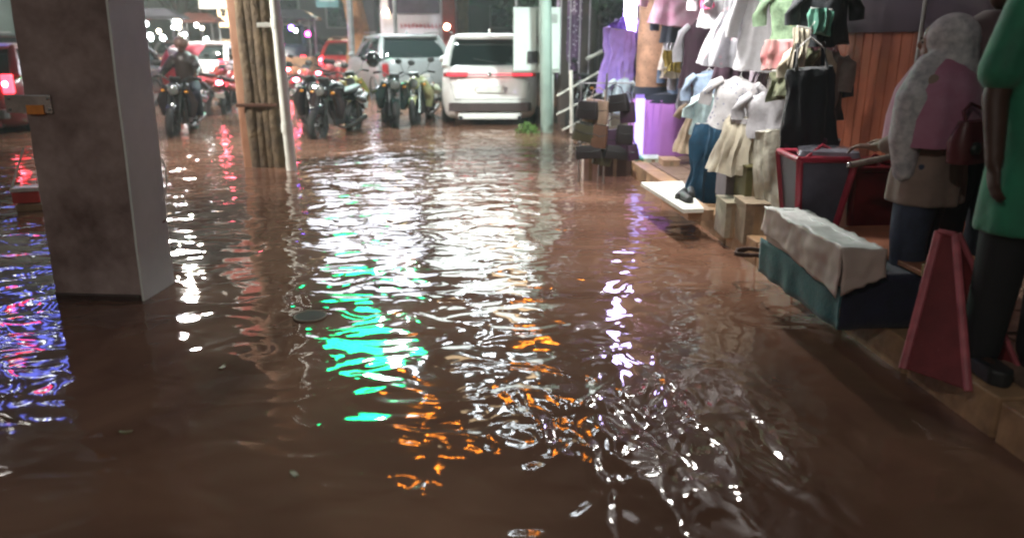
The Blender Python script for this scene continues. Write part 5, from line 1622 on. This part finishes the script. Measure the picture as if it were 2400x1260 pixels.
# someone in the shade behind, seen between the two
sm_ = thing('person', (at(2330, 300, 3.9).x, 4.0, PAVE), 'person in dim mauve clothes standing between the headscarf and the green shirt', 'person')
m = MB()
chain(m, [(0, 0, .93), (0, 0, 1.12), (0, 0, 1.3)], [.14, .14, .145])
for sx in (-1, 1):
    chain(m, [(sx * .18, 0, 1.34), (sx * .22, -.01, 1.06), (sx * .2, -.12, .86)], [.055, .044, .03])
    hand(m, (sx * .2, -.12, .86), (0, -.4, -1), sx, 1.0, .5, (-sx, 0, 0))
    chain(m, [(sx * .09, 0, .88), (sx * .1, .0, .48), (sx * .1, .03, .09)], [.095, .066, .046])
    chain(m, [(sx * .1, .04, .05), (sx * .11, -.13, .035)], [.04, .03])
m.build('body', SKIN, sm_, voxel=.012)
m = MB()
m.drape((0, 0, 0), [(.74, .20, .16, 1), (.95, .19, .155, .5), (1.15, .185, .15, .35), (1.32, .20, .145, .25), (1.42, .16, .11, .1), (1.47, .08, .08, 0)], 0, 7, .012, 64)
for sx in (-1, 1):
    chain(m, [(sx * .17, 0, 1.35), (sx * .215, -.005, 1.1)], [.075, .07])
m.build('shirt', fab('dim_mauve_cloth', (.10, .06, .065), .3, 5), sm_, voxel=.013)
m = MB()
for sx in (-1, 1):
    chain(m, [(sx * .085, 0, .88), (sx * .1, .0, .48), (sx * .1, .02, .09)], [.12, .09, .075])
m.build('trousers', MATS['dark_trousers'], sm_, voxel=.015)
head(sm_, (0, -.01, 1.58), .97, (-.8, -.4), SKIN)

# ============================================================ STALL LAMPS (hung under the awning, above the picture)
def stall_lamp(Y, off, z, energy, col, label, size=.5):
    p = kerbpt(Y, off, z)
    t = thing('stall_lamp', p, label, 'lamp', 'hooded lamps under the awning', rz=KA)
    for (cx, cy, dx, dy) in ((-.15, 0, .012, size + .1), (.15, 0, .012, size + .1), (0, -size / 2 - .05, .31, .012), (0, size / 2 + .05, .31, .012)):
        MB().box((cx, cy, -.14 if dx > .1 else -.05), (dx, dy, .34 if dx > .1 else .16)).build('hood_side', BLACKP, t)
    MB().tube([(0, -size / 2, 0), (0, size / 2, 0)], .02, 10).build('tube', glow('stall_tube', (.95, .97, 1.0), 12), t, smooth=40)
    MB().tube([(0, 0, .05), (0, 0, .2)], .004, 5).build('cord', BLACKP, t)
    L = bpy.data.lights.new('stall_lamp_light', 'AREA')
    L.shape = 'RECTANGLE'; L.size = .12; L.size_y = size; L.energy = energy; L.color = col
    lo = bpy.data.objects.new('stall_lamp_light', L)
    COL.objects.link(lo); lo.parent = t; lo.location = (0, 0, -.025)
    L2 = L.copy(); L2.energy = energy * .28
    l2 = bpy.data.objects.new('stall_lamp_light', L2)
    COL.objects.link(l2); l2.parent = t; l2.location = (0, 0, .03); l2.rotation_euler = (R(180), 0, 0)
stall_lamp(8.6, -.25, 2.3, 24, (.95, .9, 1.0), 'hooded lamp under the awning by the spotted column')
stall_lamp(6.9, -.25, 2.3, 48, (1.0, .97, .92), 'hooded lamp under the awning above the blue skirt')
stall_lamp(5.3, -.2, 2.3, 30, (1.0, .95, .88), 'hooded lamp under the awning nearest the photographer')
